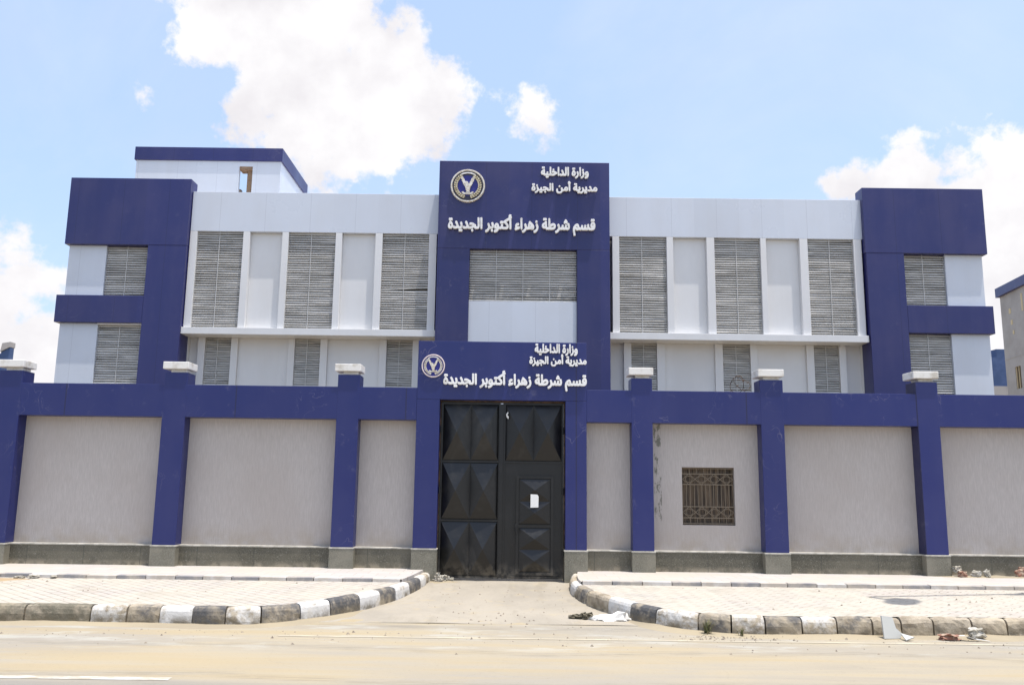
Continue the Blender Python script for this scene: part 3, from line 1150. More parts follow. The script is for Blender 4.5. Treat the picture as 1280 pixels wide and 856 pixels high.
def shape_arabic(s):
    out = []
    for i, c in enumerate(s):
        if c == ' ':
            out.append(c)
            continue
        f = FORMS[c]
        pr = s[i - 1] if i else ' '
        nx = s[i + 1] if i + 1 < len(s) else ' '
        jp = pr != ' ' and len(FORMS[pr]) == 4 and len(f) > 1
        jn = nx != ' ' and len(f) == 4 and len(FORMS[nx]) > 1
        out.append(chr(f[(3 if jn else 1) if jp else (2 if jn else 0)]))
    return ''.join(reversed(out))


def text_outline(s, grow=.034, res=.0125):
    """outline loops of the bold letter shapes: glyph contours united, thickened and traced again"""
    cu = bpy.data.curves.new("letters", "FONT")
    cu.body = shape_arabic(s)
    cu.fill_mode = 'NONE'
    cu.resolution_u = 6
    o = bpy.data.objects.new("letters", cu)
    COL.objects.link(o)
    bpy.context.view_layer.update()
    me = o.evaluated_get(bpy.context.evaluated_depsgraph_get()).to_mesh()
    V = np.array([v.co[:2] for v in me.vertices])
    E = np.array([e.vertices[:] for e in me.edges])
    bpy.data.objects.remove(o)
    bpy.data.curves.remove(cu)
    lo, hi = V.min(0) - .12, V.max(0) + .12
    nx, ny = int((hi[0] - lo[0]) / res), int((hi[1] - lo[1]) / res)
    P = (V - lo) / res
    Wn = np.zeros((ny, nx + 1), np.int32)
    # direct every edge along its contour (edges of a contour are stored head to tail except the closing one)
    for a, b in E:
        if abs(int(a) - int(b)) == 1:
            a, b = min(a, b), max(a, b)
        else:
            a, b = max(a, b), min(a, b)
        (xa, ya), (xb, yb) = P[a], P[b]
        if ya == yb:
            continue
        d = 1 if yb > ya else -1
        y0, y1 = min(ya, yb), max(ya, yb)
        for r in range(max(0, int(math.ceil(y0 - .5))), min(ny - 1, int(math.ceil(y1 - .5)) - 1) + 1):
            yy = r + .5
            xx = xa + (xb - xa) * (yy - ya) / (yb - ya)
            Wn[r, min(nx, max(0, int(math.ceil(xx - .5))))] += d
    M = (np.cumsum(Wn, 1)[:, :nx] != 0)
    g = grow / res
    out = np.zeros((ny, nx), float)
    k = int(math.ceil(g)) + 1
    pad = np.pad(M.astype(float), k)
    for dy in range(-k, k + 1):
        for dx in range(-k, k + 1):
            r = math.hypot(dx, dy)
            w = min(1.0, max(0.0, g + .5 - r))
            if w > 0:
                out = np.maximum(out, w * pad[k + dy:k + dy + ny, k + dx:k + dx + nx])
    for _ in range(2):
        q = np.pad(out, 1)
        out = (q[1:-1, 1:-1] * 4 + q[:-2, 1:-1] * 2 + q[2:, 1:-1] * 2 + q[1:-1, :-2] * 2 + q[1:-1, 2:] * 2 + q[:-2, :-2] + q[2:, 2:] + q[:-2, 2:] + q[2:, :-2]) / 16
    F = out - .5
    F[F == 0] = 1e-6
    nxt = {}
    pts = {}

    def cut(p, q):
        key = (p, q) if p < q else (q, p)
        if key not in pts:
            (r0, c0), (r1, c1) = key
            a, b = F[r0, c0], F[r1, c1]
            t = a / (a - b)
            pts[key] = ((c0 + (c1 - c0) * t + .5) * res + lo[0], (r0 + (r1 - r0) * t + .5) * res + lo[1])
        return key

    for r in range(ny - 1):
        row = F[r:r + 2] > 0
        cs = np.nonzero((row[:, :-1].sum(0) + row[:, 1:].sum(0)) % 4)[0]
        for c in cs:
            c = int(c)
            q = [(r, c), (r, c + 1), (r + 1, c + 1), (r + 1, c)]
            ins = [F[i] > 0 for i in q]
            ent, exi = [], []
            for i in range(4):
                a, b = ins[i], ins[(i + 1) % 4]
                if a and not b:
                    exi.append(cut(q[i], q[(i + 1) % 4]))
                elif b and not a:
                    ent.append(cut(q[i], q[(i + 1) % 4]))
            if len(ent) == 1:
                nxt[exi[0]] = ent[0]
            else:   # saddle: keep the two corners apart
                for i in range(4):
                    if ins[i]:
                        nxt[cut(q[i], q[(i + 1) % 4])] = cut(q[i - 1], q[i])
    loops = []
    left = set(nxt)
    while left:
        st_ = k_ = left.pop()
        lp = [pts[k_]]
        while True:
            k_ = nxt.get(k_)
            if k_ is None or k_ == st_ or k_ not in left:
                break
            left.discard(k_)
            lp.append(pts[k_])
        if len(lp) > 8:
            loops.append(lp)

    def simplify(lp, tol):
        A = np.array(lp)
        keep = np.zeros(len(A), bool)

        def rec(i, j):
            if j <= i + 1:
                return
            d = A[j] - A[i]
            L = np.hypot(*d)
            seg = A[i + 1:j] - A[i]
            dist = np.abs(seg[:, 0] * d[1] - seg[:, 1] * d[0]) / L if L > 1e-9 else np.hypot(seg[:, 0], seg[:, 1])
            k = int(dist.argmax())
            if dist[k] > tol:
                keep[i + 1 + k] = True
                rec(i, i + 1 + k)
                rec(i + 1 + k, j)
        h = len(A) // 2
        keep[0] = keep[h] = True
        rec(0, h)
        rec(h, len(A) - 1)
        return A[keep]
    return [simplify(l, .0022) for l in loops]


OUTL = {}


def lettering(s, x0, x1, z0, z1, y, depth, parent, mat, off):
    """raised letters filling the rectangle, standing OFF metres off the plane y"""
    if s not in OUTL:
        OUTL[s] = text_outline(s)
    L = OUTL[s]
    A = np.concatenate(L)
    lo, hi = A.min(0), A.max(0)
    sx, sz = (x1 - x0) / (hi[0] - lo[0]), (z1 - z0) / (hi[1] - lo[1])
    cu = bpy.data.curves.new("lettering", 'CURVE')
    cu.dimensions = '2D'
    cu.fill_mode = 'BOTH'
    cu.extrude = depth / 2
    cu.bevel_depth = min(.006, sx * .02)
    cu.bevel_resolution = 0
    for lp in L:
        sp = cu.splines.new('POLY')
        sp.points.add(len(lp) - 1)
        sp.use_cyclic_u = True
        for p, q in zip(sp.points, lp):
            p.co = ((q[0] - lo[0]) * sx, (q[1] - lo[1]) * sz, 0, 1)
    tmp = bpy.data.objects.new("lettering_curve", cu)
    COL.objects.link(tmp)
    bpy.context.view_layer.update()
    me = bpy.data.meshes.new_from_object(tmp.evaluated_get(bpy.context.evaluated_depsgraph_get()))
    bpy.data.objects.remove(tmp)
    bpy.data.curves.remove(cu)
    me.name = 'lettering'
    pl = WL[parent.name]
    for v in me.vertices:
        x, z, d = v.co
        v.co = (x0 + x - pl.x, y - off - depth / 2 - d - pl.y, z0 + z - pl.z)
    me.flip_normals() if False else None
    me.materials.clear()
    me.materials.append(mat)
    o = bpy.data.objects.new('lettering', me)
    COL.objects.link(o)
    o.parent = parent
    return o


T1 = '\u0648\u0632\u0627\u0631\u0629 \u0627\u0644\u062f\u0627\u062e\u0644\u064a\u0629'
T2 = '\u0645\u062f\u064a\u0631\u064a\u0629 \u0623\u0645\u0646 \u0627\u0644\u062c\u064a\u0632\u0629'
T3 = '\u0642\u0633\u0645 \u0634\u0631\u0637\u0629 \u0632\u0647\u0631\u0627\u0621 \u0623\u0643\u062a\u0648\u0628\u0631 \u0627\u0644\u062c\u062f\u064a\u062f\u0629'
SY = 4.80       # front of the sign tower
sg = thing('wall_sign', 'raised white Arabic lettering high on the tall navy tower of the building', 'sign', (.3, SY, 9.2), 'white lettering in three lines')
lettering(T1, .72, 1.99, 10.02, 10.33, SY, .06, sg, MT['letter'], .025)
lettering(T2, .47, 2.22, 9.60, 9.93, SY, .06, sg, MT['letter'], .025)
lettering(T3, -1.73, 2.16, 8.43, 8.98, SY, .07, sg, MT['letter'], .025)
sg = thing('wall_sign', 'raised white Arabic lettering on the navy lintel over the black gate', 'sign', (.1, -.004, 4.2), 'white lettering in three lines')
lettering(T1, .46, 1.32, 4.49, 4.725, -.004, .045, sg, MT['letter'], .015)
lettering(T2, .355, 1.50, 4.275, 4.515, -.004, .045, sg, MT['letter'], .015)
lettering(T3, -1.36, 1.50, 3.775, 4.165, -.004, .05, sg, MT['letter'], .015)


def emblem(label, cx, cz, y, r, lower=False):
    e = thing('emblem', label, 'emblem', (cx, y, cz), 'round eagle emblems')

    def ring(name, ra, rb, ya, yb, mat, n=56):
        mb = MB()
        prof = [(ra, yb), (ra, ya + .3 * (yb - ya)), (ra + .25 * (rb - ra), ya), (rb - .25 * (rb - ra), ya), (rb, ya + .3 * (yb - ya)), (rb, yb)]
        for k in range(n):
            t = 2 * math.pi * k / n
            for (q, yy) in prof:
                mb.v.append((cx + q * math.cos(t), yy, cz + q * math.sin(t)))
        w = len(prof)
        for k in range(n):
            k2 = (k + 1) % n
            for i in range(w - 1):
                mb.f.append((k * w + i, k2 * w + i, k2 * w + i + 1, k * w + i + 1))
                mb.mi.append(0)
        return mb.build(name, mat, e)

    def disc(name, rr, ya, yb, mat, n=48):
        return MB().prism([(cx + rr * math.cos(2 * math.pi * k / n), cz + rr * math.sin(2 * math.pi * k / n)) for k in range(n)], 'y', ya, yb).build(name, mat, e)

    h = r * .16
    disc('backing_disc', r * .97, y - h * .55, y, MT['dark_blue'] if not lower else MT['royal'])
    ring('rim', r * .89, r, y - h, y - .001, MT['rim_pink'] if lower else MT['silver'])
    disc('centre_disc', r * .62, y - h * .70, y - h * .56, MT['royal'])
    # wreath: two rows of leaves from the bottom up both sides
    for sgn in (-1, 1):
        mb = MB()
        for k in range(13):
            a = R(-72 + k * 10.6)
            for side_ in (-1, 1):
                rr = r * (.70 + .055 * side_)
                px, pz = rr * math.cos(a), rr * math.sin(a)
                ta = a + R(90) - side_ * R(32)
                L_, w = r * .17, r * .052
                ux, uz = math.cos(ta), math.sin(ta)
                o4 = [(px - ux * L_ / 2, pz - uz * L_ / 2), (px - uz * w, pz + ux * w), (px + ux * L_ / 2, pz + uz * L_ / 2), (px + uz * w, pz - ux * w)]
                yf = y - h * (1.05 + .04 * ((k + side_) % 3))
                q = [(cx + sgn * p[0], cz + p[1]) for p in o4]
                if sgn > 0:
                    q = q[::-1]
                mb.prism(q, 'y', yf, y - h * .5)
        mb.build('laurel_branch', MT['silver'] if lower else MT['gold'], e)
    # ribbon arc on top
    mb = MB()
    arc = []
    for k in range(15):
        a = R(58 + 64 * k / 14)
        arc.append((a, .80, .72))
    for (a, b) in zip(arc, arc[1:]):
        q = [(cx + r * ra * math.cos(t[0]), cz + r * ra * math.sin(t[0])) for t, ra in ((a, .81), (b, .81), (b, .74), (a, .74))]
        mb.prism(q, 'y', y - h * 1.0, y - h * .5)
    mb.build('ribbon', MT['letter'], e)
    # eagle with raised wings standing on a scroll
    mb = MB()
    wing = [(.03, -.16), (.13, -.12), (.21, .00), (.29, .14), (.265, .16), (.36, .29), (.33, .31), (.42, .45), (.385, .46), (.45, .67),
            (.335, .56), (.315, .59), (.245, .43), (.225, .45), (.155, .25), (.135, .26), (.06, .05)]
    body = [(-.14, -.12), (-.10, -.30), (.02, -.40), (.12, -.30), (.15, -.12), (.12, .02), (.04, .12), (.00, .21), (-.07, .25), (-.14, .22), (-.24, .13), (-.23, .09), (-.14, .12), (-.12, .02)]
    legs = [(-.10, -.42), (-.05, -.28), (.10, -.28), (.14, -.42)]
    scroll = [(-.36, -.40), (-.29, -.50), (-.13, -.54), (.13, -.54), (.29, -.50), (.36, -.40), (.26, -.36), (.20, -.43), (-.20, -.43), (-.26, -.36)]

    def put(poly, ya, flip=False):
        P_ = [(cx + (-p[0] if flip else p[0]) * r, cz + p[1] * r) for p in poly]
        ar = sum(P_[i][0] * P_[(i + 1) % len(P_)][1] - P_[(i + 1) % len(P_)][0] * P_[i][1] for i in range(len(P_)))
        if ar < 0:
            P_ = P_[::-1]
        mb.prism(P_, 'y', y - h * ya, y - h * .6)
    put(wing, 1.05)
    put(wing, 1.08, True)
    put(body, 1.3)
    put(legs, 1.15)
    put(scroll, 1.1)
    mb.build('eagle', MT['silver'], e)
    return e


emblem('large silver rimmed eagle emblem high on the tall navy tower', -1.235, 9.785, SY, .46)
emblem('small pinkish silver rimmed eagle emblem on the navy lintel left of the gate lettering', -1.575, 4.255, -.004, .235, True)

# ================================================================== the building
B = thing('police_station_building', 'two storey white and navy police station with louvred bays and towers', 'building', (.3, 8, 0))


def louvre(x0, x1, z0, z1, y, parent, rods=1, pitch=.064, bent=None):
    """louvred screen: uneven horizontal slats in front of a dark void"""
    mb = MB()
    n = int((z1 - z0) / pitch)
    segs = 6
    for k in range(n):
        zc = z0 + (k + .5) * (z1 - z0) / n
        tilt = R(48) + random.gauss(0, R(3.6))
        ph, am = random.uniform(0, 6.28), random.uniform(.0, .004)
        tw = random.gauss(0, R(5))
        w = .078
        base = len(mb.v)
        for i in range(segs + 1):
            t = i / segs
            x = x0 + .004 + (x1 - x0 - .008) * t
            dz = am * math.sin(ph + t * 4.2)
            if bent and bent[0] == k:
                dz += bent[1] * t
            a = tilt + tw * (t - .5) * 2
            dy_, dz_ = w / 2 * math.cos(a), w / 2 * math.sin(a)
            zz = zc + dz
            # front edge low, back edge high
            mb.v += [(x, y - dy_, zz - dz_), (x, y + dy_, zz + dz_), (x, y + dy_, zz + dz_ + .004), (x, y - dy_, zz - dz_ + .010)]
        for i in range(segs):
            a = base + i * 4
            b = a + 4
            mb.f += [(a, b, b + 1, a + 1), (a + 1, b + 1, b + 2, a + 2), (a + 2, b + 2, b + 3, a + 3), (a + 3, b + 3, b, a)]
            mb.mi += [0] * 4
    mb.box(x0 + .002, x1 - .002, y + .06, y + .075, z0 + .002, z1 - .002, 1)
    for r_ in range(rods):
        x = x0 + (x1 - x0) * (r_ + 1 - (.52 if rods == 1 else 0)) / (rods + (0 if rods == 1 else 1))
        mb.box(x - .006, x + .006, y - .042, y - .034, z0, z1, 2)
    return mb.build('louvre_screen', [MT['slat'], MT['slat_back'], MT['rod']], parent)


# --- body behind the facades
mb = MB()
mb.box(-11.86, -8.70, 5.60, 17.0, 0, 9.40)
mb.box(9.42, 12.52, 5.60, 17.0, 0, 9.40)
mb.box(-8.698, 9.418, 5.75, 17.0, 0, 9.25)
mb.build('wall', MT['white_plain'], B)

# --- left end tower
mb = MB()
mb.box(-9.745, -8.72, 5.0, 5.60, 0, 8.11)
mb.box(-11.97, -8.718, 4.995, 5.45, 8.112, 9.965)
mb.box(-12.05, -9.747, 5.0, 5.60, 5.995, 6.725)
tl = mb.build('end_tower', MT['blue'], B, bevel=.008)
MB().box(-11.90, -10.895, 5.13, 5.595, 6.727, 8.11).build('white_panel', MT['white'], tl, bevel=.004)
MB().box(-11.95, -10.945, 5.13, 5.595, 0, 5.993).build('white_panel', MT['white'], tl, bevel=.004)
louvre(-10.89, -9.75, 6.73, 8.105, 5.20, tl)
louvre(-10.94, -9.75, 2.6, 5.955, 5.20, tl)
MB().box(-10.94, -9.75, 5.09, 5.3, 5.956, 5.993).build('trim', MT['white_plain'], tl)

# --- right end tower
mb = MB()
mb.box(9.42, 10.425, 5.0, 5.60, 0, 8.15)
mb.box(9.40, 12.66, 4.995, 5.45, 8.152, 9.965)
mb.box(10.427, 12.70, 5.0, 5.60, 5.995, 6.735)
tr = mb.build('end_tower', MT['blue'], B, bevel=.008)
MB().box(11.575, 12.575, 5.13, 5.595, 6.737, 8.15).build('white_panel', MT['white'], tr, bevel=.004)
MB().box(11.605, 12.615, 5.13, 5.595, 0, 5.993).build('white_panel', MT['white'], tr, bevel=.004)
louvre(10.43, 11.57, 6.74, 8.145, 5.20, tr)
louvre(10.43, 11.60, 2.6, 5.99, 5.20, tr)

# --- sign tower
mb = MB()
tx0, tx1 = -2.005, 2.555
mb.box(tx0, tx1, SY, 5.60, 8.07, 10.50)
mb.box(tx0, -1.15, SY, 5.60, 0, 8.068)
mb.box(1.685, tx1, SY, 5.60, 0, 8.068)
ts = mb.build('sign_tower', MT['blue'], B, bevel=.008)
MB().box(-1.148, 1.683, SY + .07, 5.58, 1.0, 6.67).build('white_panel', MT['white'], ts)
louvre(-1.148, 1.683, 6.68, 8.065, SY + .14, ts, rods=3)

# --- the two wings between the towers
for (xa, xb, up_posts, up_kinds, lo_posts, la, lb) in (
        (-8.70, -2.02, [(-8.70, -8.51), (-7.27, -7.09), (-6.22, -6.05), (-4.78, -4.61), (-3.71, -3.52), (-2.265, -2.06)], 'LPLPL',
         [(-8.44, -8.25), (-7.55, -7.37), (-6.01, -5.84), (-5.15, -4.96), (-3.56, -3.37), (-2.67, -2.49)], -8.715, -2.03),
        (2.57, 9.41, [(2.665, 2.85), (4.125, 4.30), (5.20, 5.41), (6.65, 6.80), (7.705, 7.92), (9.155, 9.37)], 'LPLPL',
         [(3.01, 3.21), (3.90, 4.11), (5.46, 5.67), (6.41, 6.60), (7.92, 8.12), (8.80, 8.98)], 2.57, 9.39)):
    mb = MB()
    mb.box(xa, xb, 5.15, 5.62, 8.56, 9.665)
    MBp = mb.build('parapet', MT['white'], B, bevel=.006)
    fr = MB()
    for (a, b) in up_posts:
        fr.box(a, b, 5.15, 5.60, 5.915, 8.558)
    fr.box(la, lb, 5.05, 5.74, 5.735, 5.913)
    fr.build('bay_frame', MT['white_plain'], B, bevel=.006)
    bent = random.choice((0, 1))
    for i, k in enumerate(up_kinds):
        a, b = up_posts[i][1], up_posts[i + 1][0]
        if k == 'L':
            louvre(a, b, 5.917, 8.555, 5.24, B, bent=(17, .05) if (i == 4 and xa < 0) else None)
        else:
            MB().box(a + .002, b - .002, 5.30, 5.58, 5.916, 8.556).build('white_panel', MT['white_plain'], B)
    lf = MB()
    for (a, b) in lo_posts:
        lf.box(a, b, 5.60, 5.748, 1.0, 5.733)
    lf.build('bay_frame', MT['white_plain'], B, bevel=.005)
    for i in range(5):
        a, b = lo_posts[i][1], lo_posts[i + 1][0]
        if i % 2 == 0:
            louvre(a, b, 2.4, 5.73, 5.66, B)
        else:
            MB().box(a + .002, b - .002, 5.68, 5.747, 1.0, 5.733).build('white_panel', MT['white_plain'], B)

# --- rooftop stair tower
sx0, sx1, sy0, sy1 = -11.66, -7.20, 8.0, 11.2
mb = MB()
wz0_, wz1_ = 10.55, 11.50
hx0, hx1 = -8.47, -8.06
mb.box(sx0, hx0, sy0, sy0 + .12, 9.2, 11.66).box(hx1, sx1, sy0, sy0 + .12, 9.2, 11.66)
mb.box(hx0, hx1, sy0, sy0 + .12, 9.2, wz0_).box(hx0, hx1, sy0, sy0 + .12, wz1_, 11.66)
mb.box(sx1 - .2, sx1, sy0 + .122, sy1, 9.2, 11.66)
mb.box(sx0, sx0 + .2, sy0 + .122, sy1, 9.2, 11.66)
mb.box(sx0 + .202, sx1 - .202, sy1 - .2, sy1, 9.2, 11.4)
stw = mb.build('stair_tower', MT['white'], B)
mb = MB()
mb.box(sx0 - .05, sx1 + .05, sy0 - .05, sy0 + .14, 11.662, 12.08)
mb.box(sx1 - .16, sx1 + .05, sy0 + .142, sy1, 11.662, 12.08)
mb.box(sx0 - .05, sx0 + .16, sy0 + .142, sy1, 11.662, 12.08)
mb.build('fascia', MT['blue'], stw, bevel=.006)
wn_ = MB()
wn_.box(hx0 + .002, hx1 - .002, sy0 + .02, sy0 + .35, wz1_ - .11, wz1_ - .002)
wn_.box(hx1 - .19, hx1 - .002, sy0 + .12, sy0 + .45, wz0_, wz1_ - .112)
wn_.box(hx0 - .3, hx0 + .02, sy0 + .20, sy0 + .36, wz0_, wz0_ + .28)
wn_.build('window', MT['raw'], stw)

# ================================================================== neighbours
nb = thing('neighbour_building', 'beige rendered building with a navy roof band at the right edge behind the wall', 'building', (21.7, 20, 0))
dd = Vector((-.115, -.9934, 0))
rr_ = Vector((.9934, -.115, 0))
P0 = Vector((21.72, 20, 0))


def slab(mb, s0, s1, t0, t1, z0, z1, mi=0):
    """box in the neighbour's own axes: s along its visible wall towards us, t into the building"""
    c = [P0 + dd * s + rr_ * t for (s, t) in ((s0, t0), (s0, t1), (s1, t1), (s1, t0))]
    i = len(mb.v)
    mb.v += [(p.x, p.y, z0) for p in c] + [(p.x, p.y, z1) for p in c]
    mb.f += [tuple(i + k for k in q) for q in ((0, 1, 2, 3), (7, 6, 5, 4), (0, 4, 5, 1), (1, 5, 6, 2), (2, 6, 7, 3), (3, 7, 4, 0))]
    mb.mi += [mi] * 6
    return mb


holes = [(s, z) for z in (3.2, 6.25) for s in (.85, 1.75, 3.4, 4.3, 6.2, 7.1)]
mb = MB()
slab(mb, 0, 9, 0.1, 9, 0, 10.45)
# outer skin with window openings
ss_ = sorted(holes)
for (za, zb) in ((0, 3.2), (4.15, 6.25), (7.2, 10.45)):
    slab(mb, 0, 9, 0, .099, za, zb)
for z in (3.2, 6.25):
    xs = [0] + [e for s in (.85, 1.75, 3.4, 4.3, 6.2, 7.1) for e in (s, s + .5)] + [9]
    for a, b in zip(xs[0::2], xs[1::2]):
        slab(mb, a, b, 0, .099, z, z + .95)
mb.build('wall', MT['beige'], nb)
for (s, z) in holes:
    w_ = MB()
    slab(w_, s, s + .5, .06, .098, z, z + .95)
    ob = w_.build('window', MT['beige_dark'], nb)
    f_ = MB()
    slab(f_, s, s + .05, .03, .059, z, z + .95)
    slab(f_, s + .24, s + .28, .03, .059, z, z + .95)
    f_.build('frame', MT['patch'], ob)
slab(MB(), -.12, 9.1, -.14, 9.1, 10.452, 10.86).build('fascia', MT['blue'], nb, bevel=.01)
mb = MB()
for (s, z, w, h) in ((.75, 9.55, .18, .22), (.85, 9.05, .16, .2), (.95, 8.62, .14, .16), (1.9, 9.45, .12, .75)):
    slab(MB(), s, s + w, -.015, .02, z, z + h).build('plaster_patch', MT['patch'], nb)
slab(MB(), 0, 9, -.012, .01, 7.62, 7.66).build('string_course', MT['beige'], nb)

sh = thing('blue_shed', 'dark blue sheet building showing between the right tower and the beige building', 'building', (27, 30, 0))
mb = MB()
mb.box(25.6, 27.15, 30, 36, 0, 9.35).box(27.15, 29.2, 30.002, 36, 0, 9.80)
mb.build('wall', MT['teal'], sh)
MB().box(25.55, 29.3, 29.85, 29.998, 0, 7.7).build('lower_wall', MT['beige'], sh)

fb = thing('blue_tower', 'small blue tower with a beige top rising behind the left end of the wall', 'building', (-23, 20, 0))
mb = MB()
mb.box(-25.0, -22.45, 20, 20.3, 0, 7.35)
mb.prism([(-22.44, 0), (-22.06, 0), (-22.06, 7.62), (-22.44, 7.4)], 'y', 19.95, 20.25)
mb.build('wall', MT['teal'], fb)
mb = MB().prism([(-22.46, 7.42), (-22.05, 7.64), (-22.05, 7.86), (-22.40, 7.80)], 'y', 19.9, 20.3)
mb.build('roof', MT['beige'], fb)

# ================================================================== street lamp (stands to the right of the picture; its shadow lies on the pavement)
lx, ly = 12.3, -3.05
lamp = thing('street_lamp', 'tall steel street lamp whose shadow lies across the right pavement', 'street lamp', (lx, ly, .235))
LZ = 10.6
mb = MB()
mb.tube((lx, ly, .235), (lx, ly, LZ), .09, .05, 12)
mb.box(lx - .2, lx + .2, ly - .2, ly + .2, .235, .26)
mb.build('pole', MT['lamp_metal'], lamp)
# points whose shadows fall on (5.72,-2.92) .. (8.43,-2.55)
k_ = (LZ - .235)
ox, oy = SUN_DIR.x / SUN_DIR.z * k_, SUN_DIR.y / SUN_DIR.z * k_
tip = (5.74 + ox, -2.93 + oy, LZ)
head = (6.02 + ox, -3.45 + oy, LZ)
mb = MB().tube((lx, ly, LZ - .02), tip, .05, .045, 8)
mb.tube(tip, (tip[0] + .12, tip[1] - .3, LZ), .045, .05, 8)
mb.build('arm', MT['lamp_metal'], lamp)
mb = MB()
hp = [(-.14, .42), (-.24, .15), (-.22, -.25), (-.1, -.45), (.1, -.45), (.22, -.25), (.24, .15), (.14, .42)]
ca, sa = math.cos(R(-32)), math.sin(R(-32))
mb.prism([(head[0] + p[0] * ca - p[1] * sa, head[1] + p[0] * sa + p[1] * ca) for p in hp][::-1], 'z', LZ - .10, LZ + .06)
lh = mb.build('lamp_head', MT['lamp_metal'], lamp, bevel=.02)
mb = MB()
mb.prism([(head[0] + .7 * (p[0] * ca - p[1] * sa), head[1] + .7 * (p[0] * sa + p[1] * ca)) for p in hp][::-1], 'z', LZ - .13, LZ - .102)
mb.build('lens', MT['lamp_glass'], lh)
# bracket plate near the pole
bx, by = 8.42 + ox, -2.3 + oy
mb = MB().prism([(bx - .25, by - .16), (bx + .9, by - .22), (bx + .9, by + .2), (bx + .2, by + .18)], 'z', LZ - .06, LZ - .02)
mb.build('bracket', MT['lamp_metal'], lamp)


# ================================================================== small loose things
def chunk(name, mat, x, y, z, sx, sy, sz, rz=0.0, seed=0, rough=.12, tilt=0.0):
    rnd = random.Random(seed)
    bm = bmesh.new()
    bmesh.ops.create_cube(bm, size=1.0)
    bmesh.ops.subdivide_edges(bm, edges=bm.edges[:], cuts=4, use_grid_fill=True)
    for v in bm.verts:
        nn_ = Vector((mnoise.fractal(v.co * 2.1 + Vector((seed * 3.1 + q_ * 7, seed, q_)), .7, 2.1, 4) for q_ in range(3)))
        v.co += nn_ * rough * 2.2 + Vector((rnd.gauss(0, rough), rnd.gauss(0, rough), rnd.gauss(0, rough))) * .12
        if abs(v.co.x) > .4 and abs(v.co.y) > .4:
            v.co.x *= .9
            v.co.y *= .9
        v.co = Vector((v.co.x * sx * .72, v.co.y * sy * .76, v.co.z * sz * .72))
    lowest = min(v.co.z for v in bm.verts)
    me = bpy.data.meshes.new(name)
    M = Matrix.Rotation(rz, 4, 'Z') @ Matrix.Rotation(tilt, 4, 'X')
    bm.transform(M)
    lowest = min(v.co.z for v in bm.verts)
    for v in bm.verts:
        v.co.z -= lowest + .004
    bm.to_mesh(me)
    bm.free()
    me.materials.append(mat)
    o = bpy.data.objects.new(name, me)
    o.location = (x, y, z)
    COL.objects.link(o)
    WL[o.name] = Vector((x, y, z))
    return o


S1 = .285
tag(chunk('broken_brick', MT['brick'], 8.70, -.14, S1, .22, .12, .12, .3, 1), 'reddish brick piece at the foot of the rightmost navy post', 'brick', 'broken bricks and lumps')
tag(chunk('concrete_lump', MT['rubble'], 8.66, -.02, S1 + .085, .22, .16, .12, .7, 2, .16), 'pale concrete lump lying on a brick beside the rightmost post', 'rubble', 'broken bricks and lumps')
tag(chunk('concrete_lump', MT['rubble'], 8.98, -.12, S1, .20, .14, .13, -.3, 3, .16), 'pale concrete lump beside the brick at the rightmost post', 'rubble', 'broken bricks and lumps')
tag(chunk('concrete_lump', MT['rubble'], 9.17, -.14, S1, .14, .12, .15, .9, 4, .16), 'small pale concrete lump at the end of the row by the post', 'rubble', 'broken bricks and lumps')
tag(chunk('broken_brick', MT['brick'], 9.86, -.05, S1, .24, .12, .17, .1, 5), 'large red brick against the granite plinth near the right edge', 'brick', 'broken bricks and lumps')
tag(chunk('broken_brick', MT['brick'], 10.02, -.14, S1, .14, .11, .12, .5, 6), 'half red brick in front of the large brick near the right edge', 'brick', 'broken bricks and lumps')
tag(chunk('broken_brick', MT['brick'], 9.92, -.02, S1 + .118, .16, .11, .09, -.3, 7), 'red brick fragment lying on top of the large brick', 'brick', 'broken bricks and lumps')
# tile leaning on the kerb
mb = MB()
pts = [(-.10, 0), (.12, 0), (.16, .06), (.09, .13), (.07, .27), (-.08, .29)]
mb.prism(pts, 'y', -.012, .012)
tl_ = mb.build('broken_tile', MT['tile'])
tl_.location = (4.98, -5.40, .006)
tl_.rotation_euler = (R(-16), 0, R(8))
tag(tl_, 'pale broken floor tile leaning against the right kerb', 'tile')
mb = MB().prism([(0, 0), (.15, .02), (.06, .16)], 'z', 0, .015)
t2 = mb.build('tile_shard', MT['tile'])
t2.location = (5.10, -5.56, .008)
t2.rotation_euler = (R(18), R(-8), .3)
tag(t2, 'small triangular tile shard on the road beside the leaning tile', 'tile')
tag(chunk('broken_brick', MT['brick'], 5.72, -5.42, .005, .26, .14, .07, -.2, 11, .2), 'flat crumbled red brick on the road by the right kerb', 'brick', 'broken bricks and lumps')
tag(chunk('concrete_lump', MT['rubble'], 6.12, -5.34, .005, .23, .14, .14, .05, 12, .14), 'squarish concrete block on the road against the right kerb', 'rubble', 'broken bricks and lumps')
mb = MB()
mb.poly([(-.16, .03, .05), (-.02, -.03, .06), (.15, -.06, .01), (.12, .0, .012), (.0, .06, .055)])
mb.poly([(.12, -.03, .022), (.28, -.07, .004), (.27, -.03, .004), (.14, .02, .02)])
ws = mb.build('plastic_wrapper', MT['plastic'])
ws.location = (5.92, -5.46, .01)
sol = ws.modifiers.new('thick', 'SOLIDIFY')
sol.thickness = .004
tag(ws, 'crumpled pale plastic wrapper between the brick and the concrete block', 'litter')

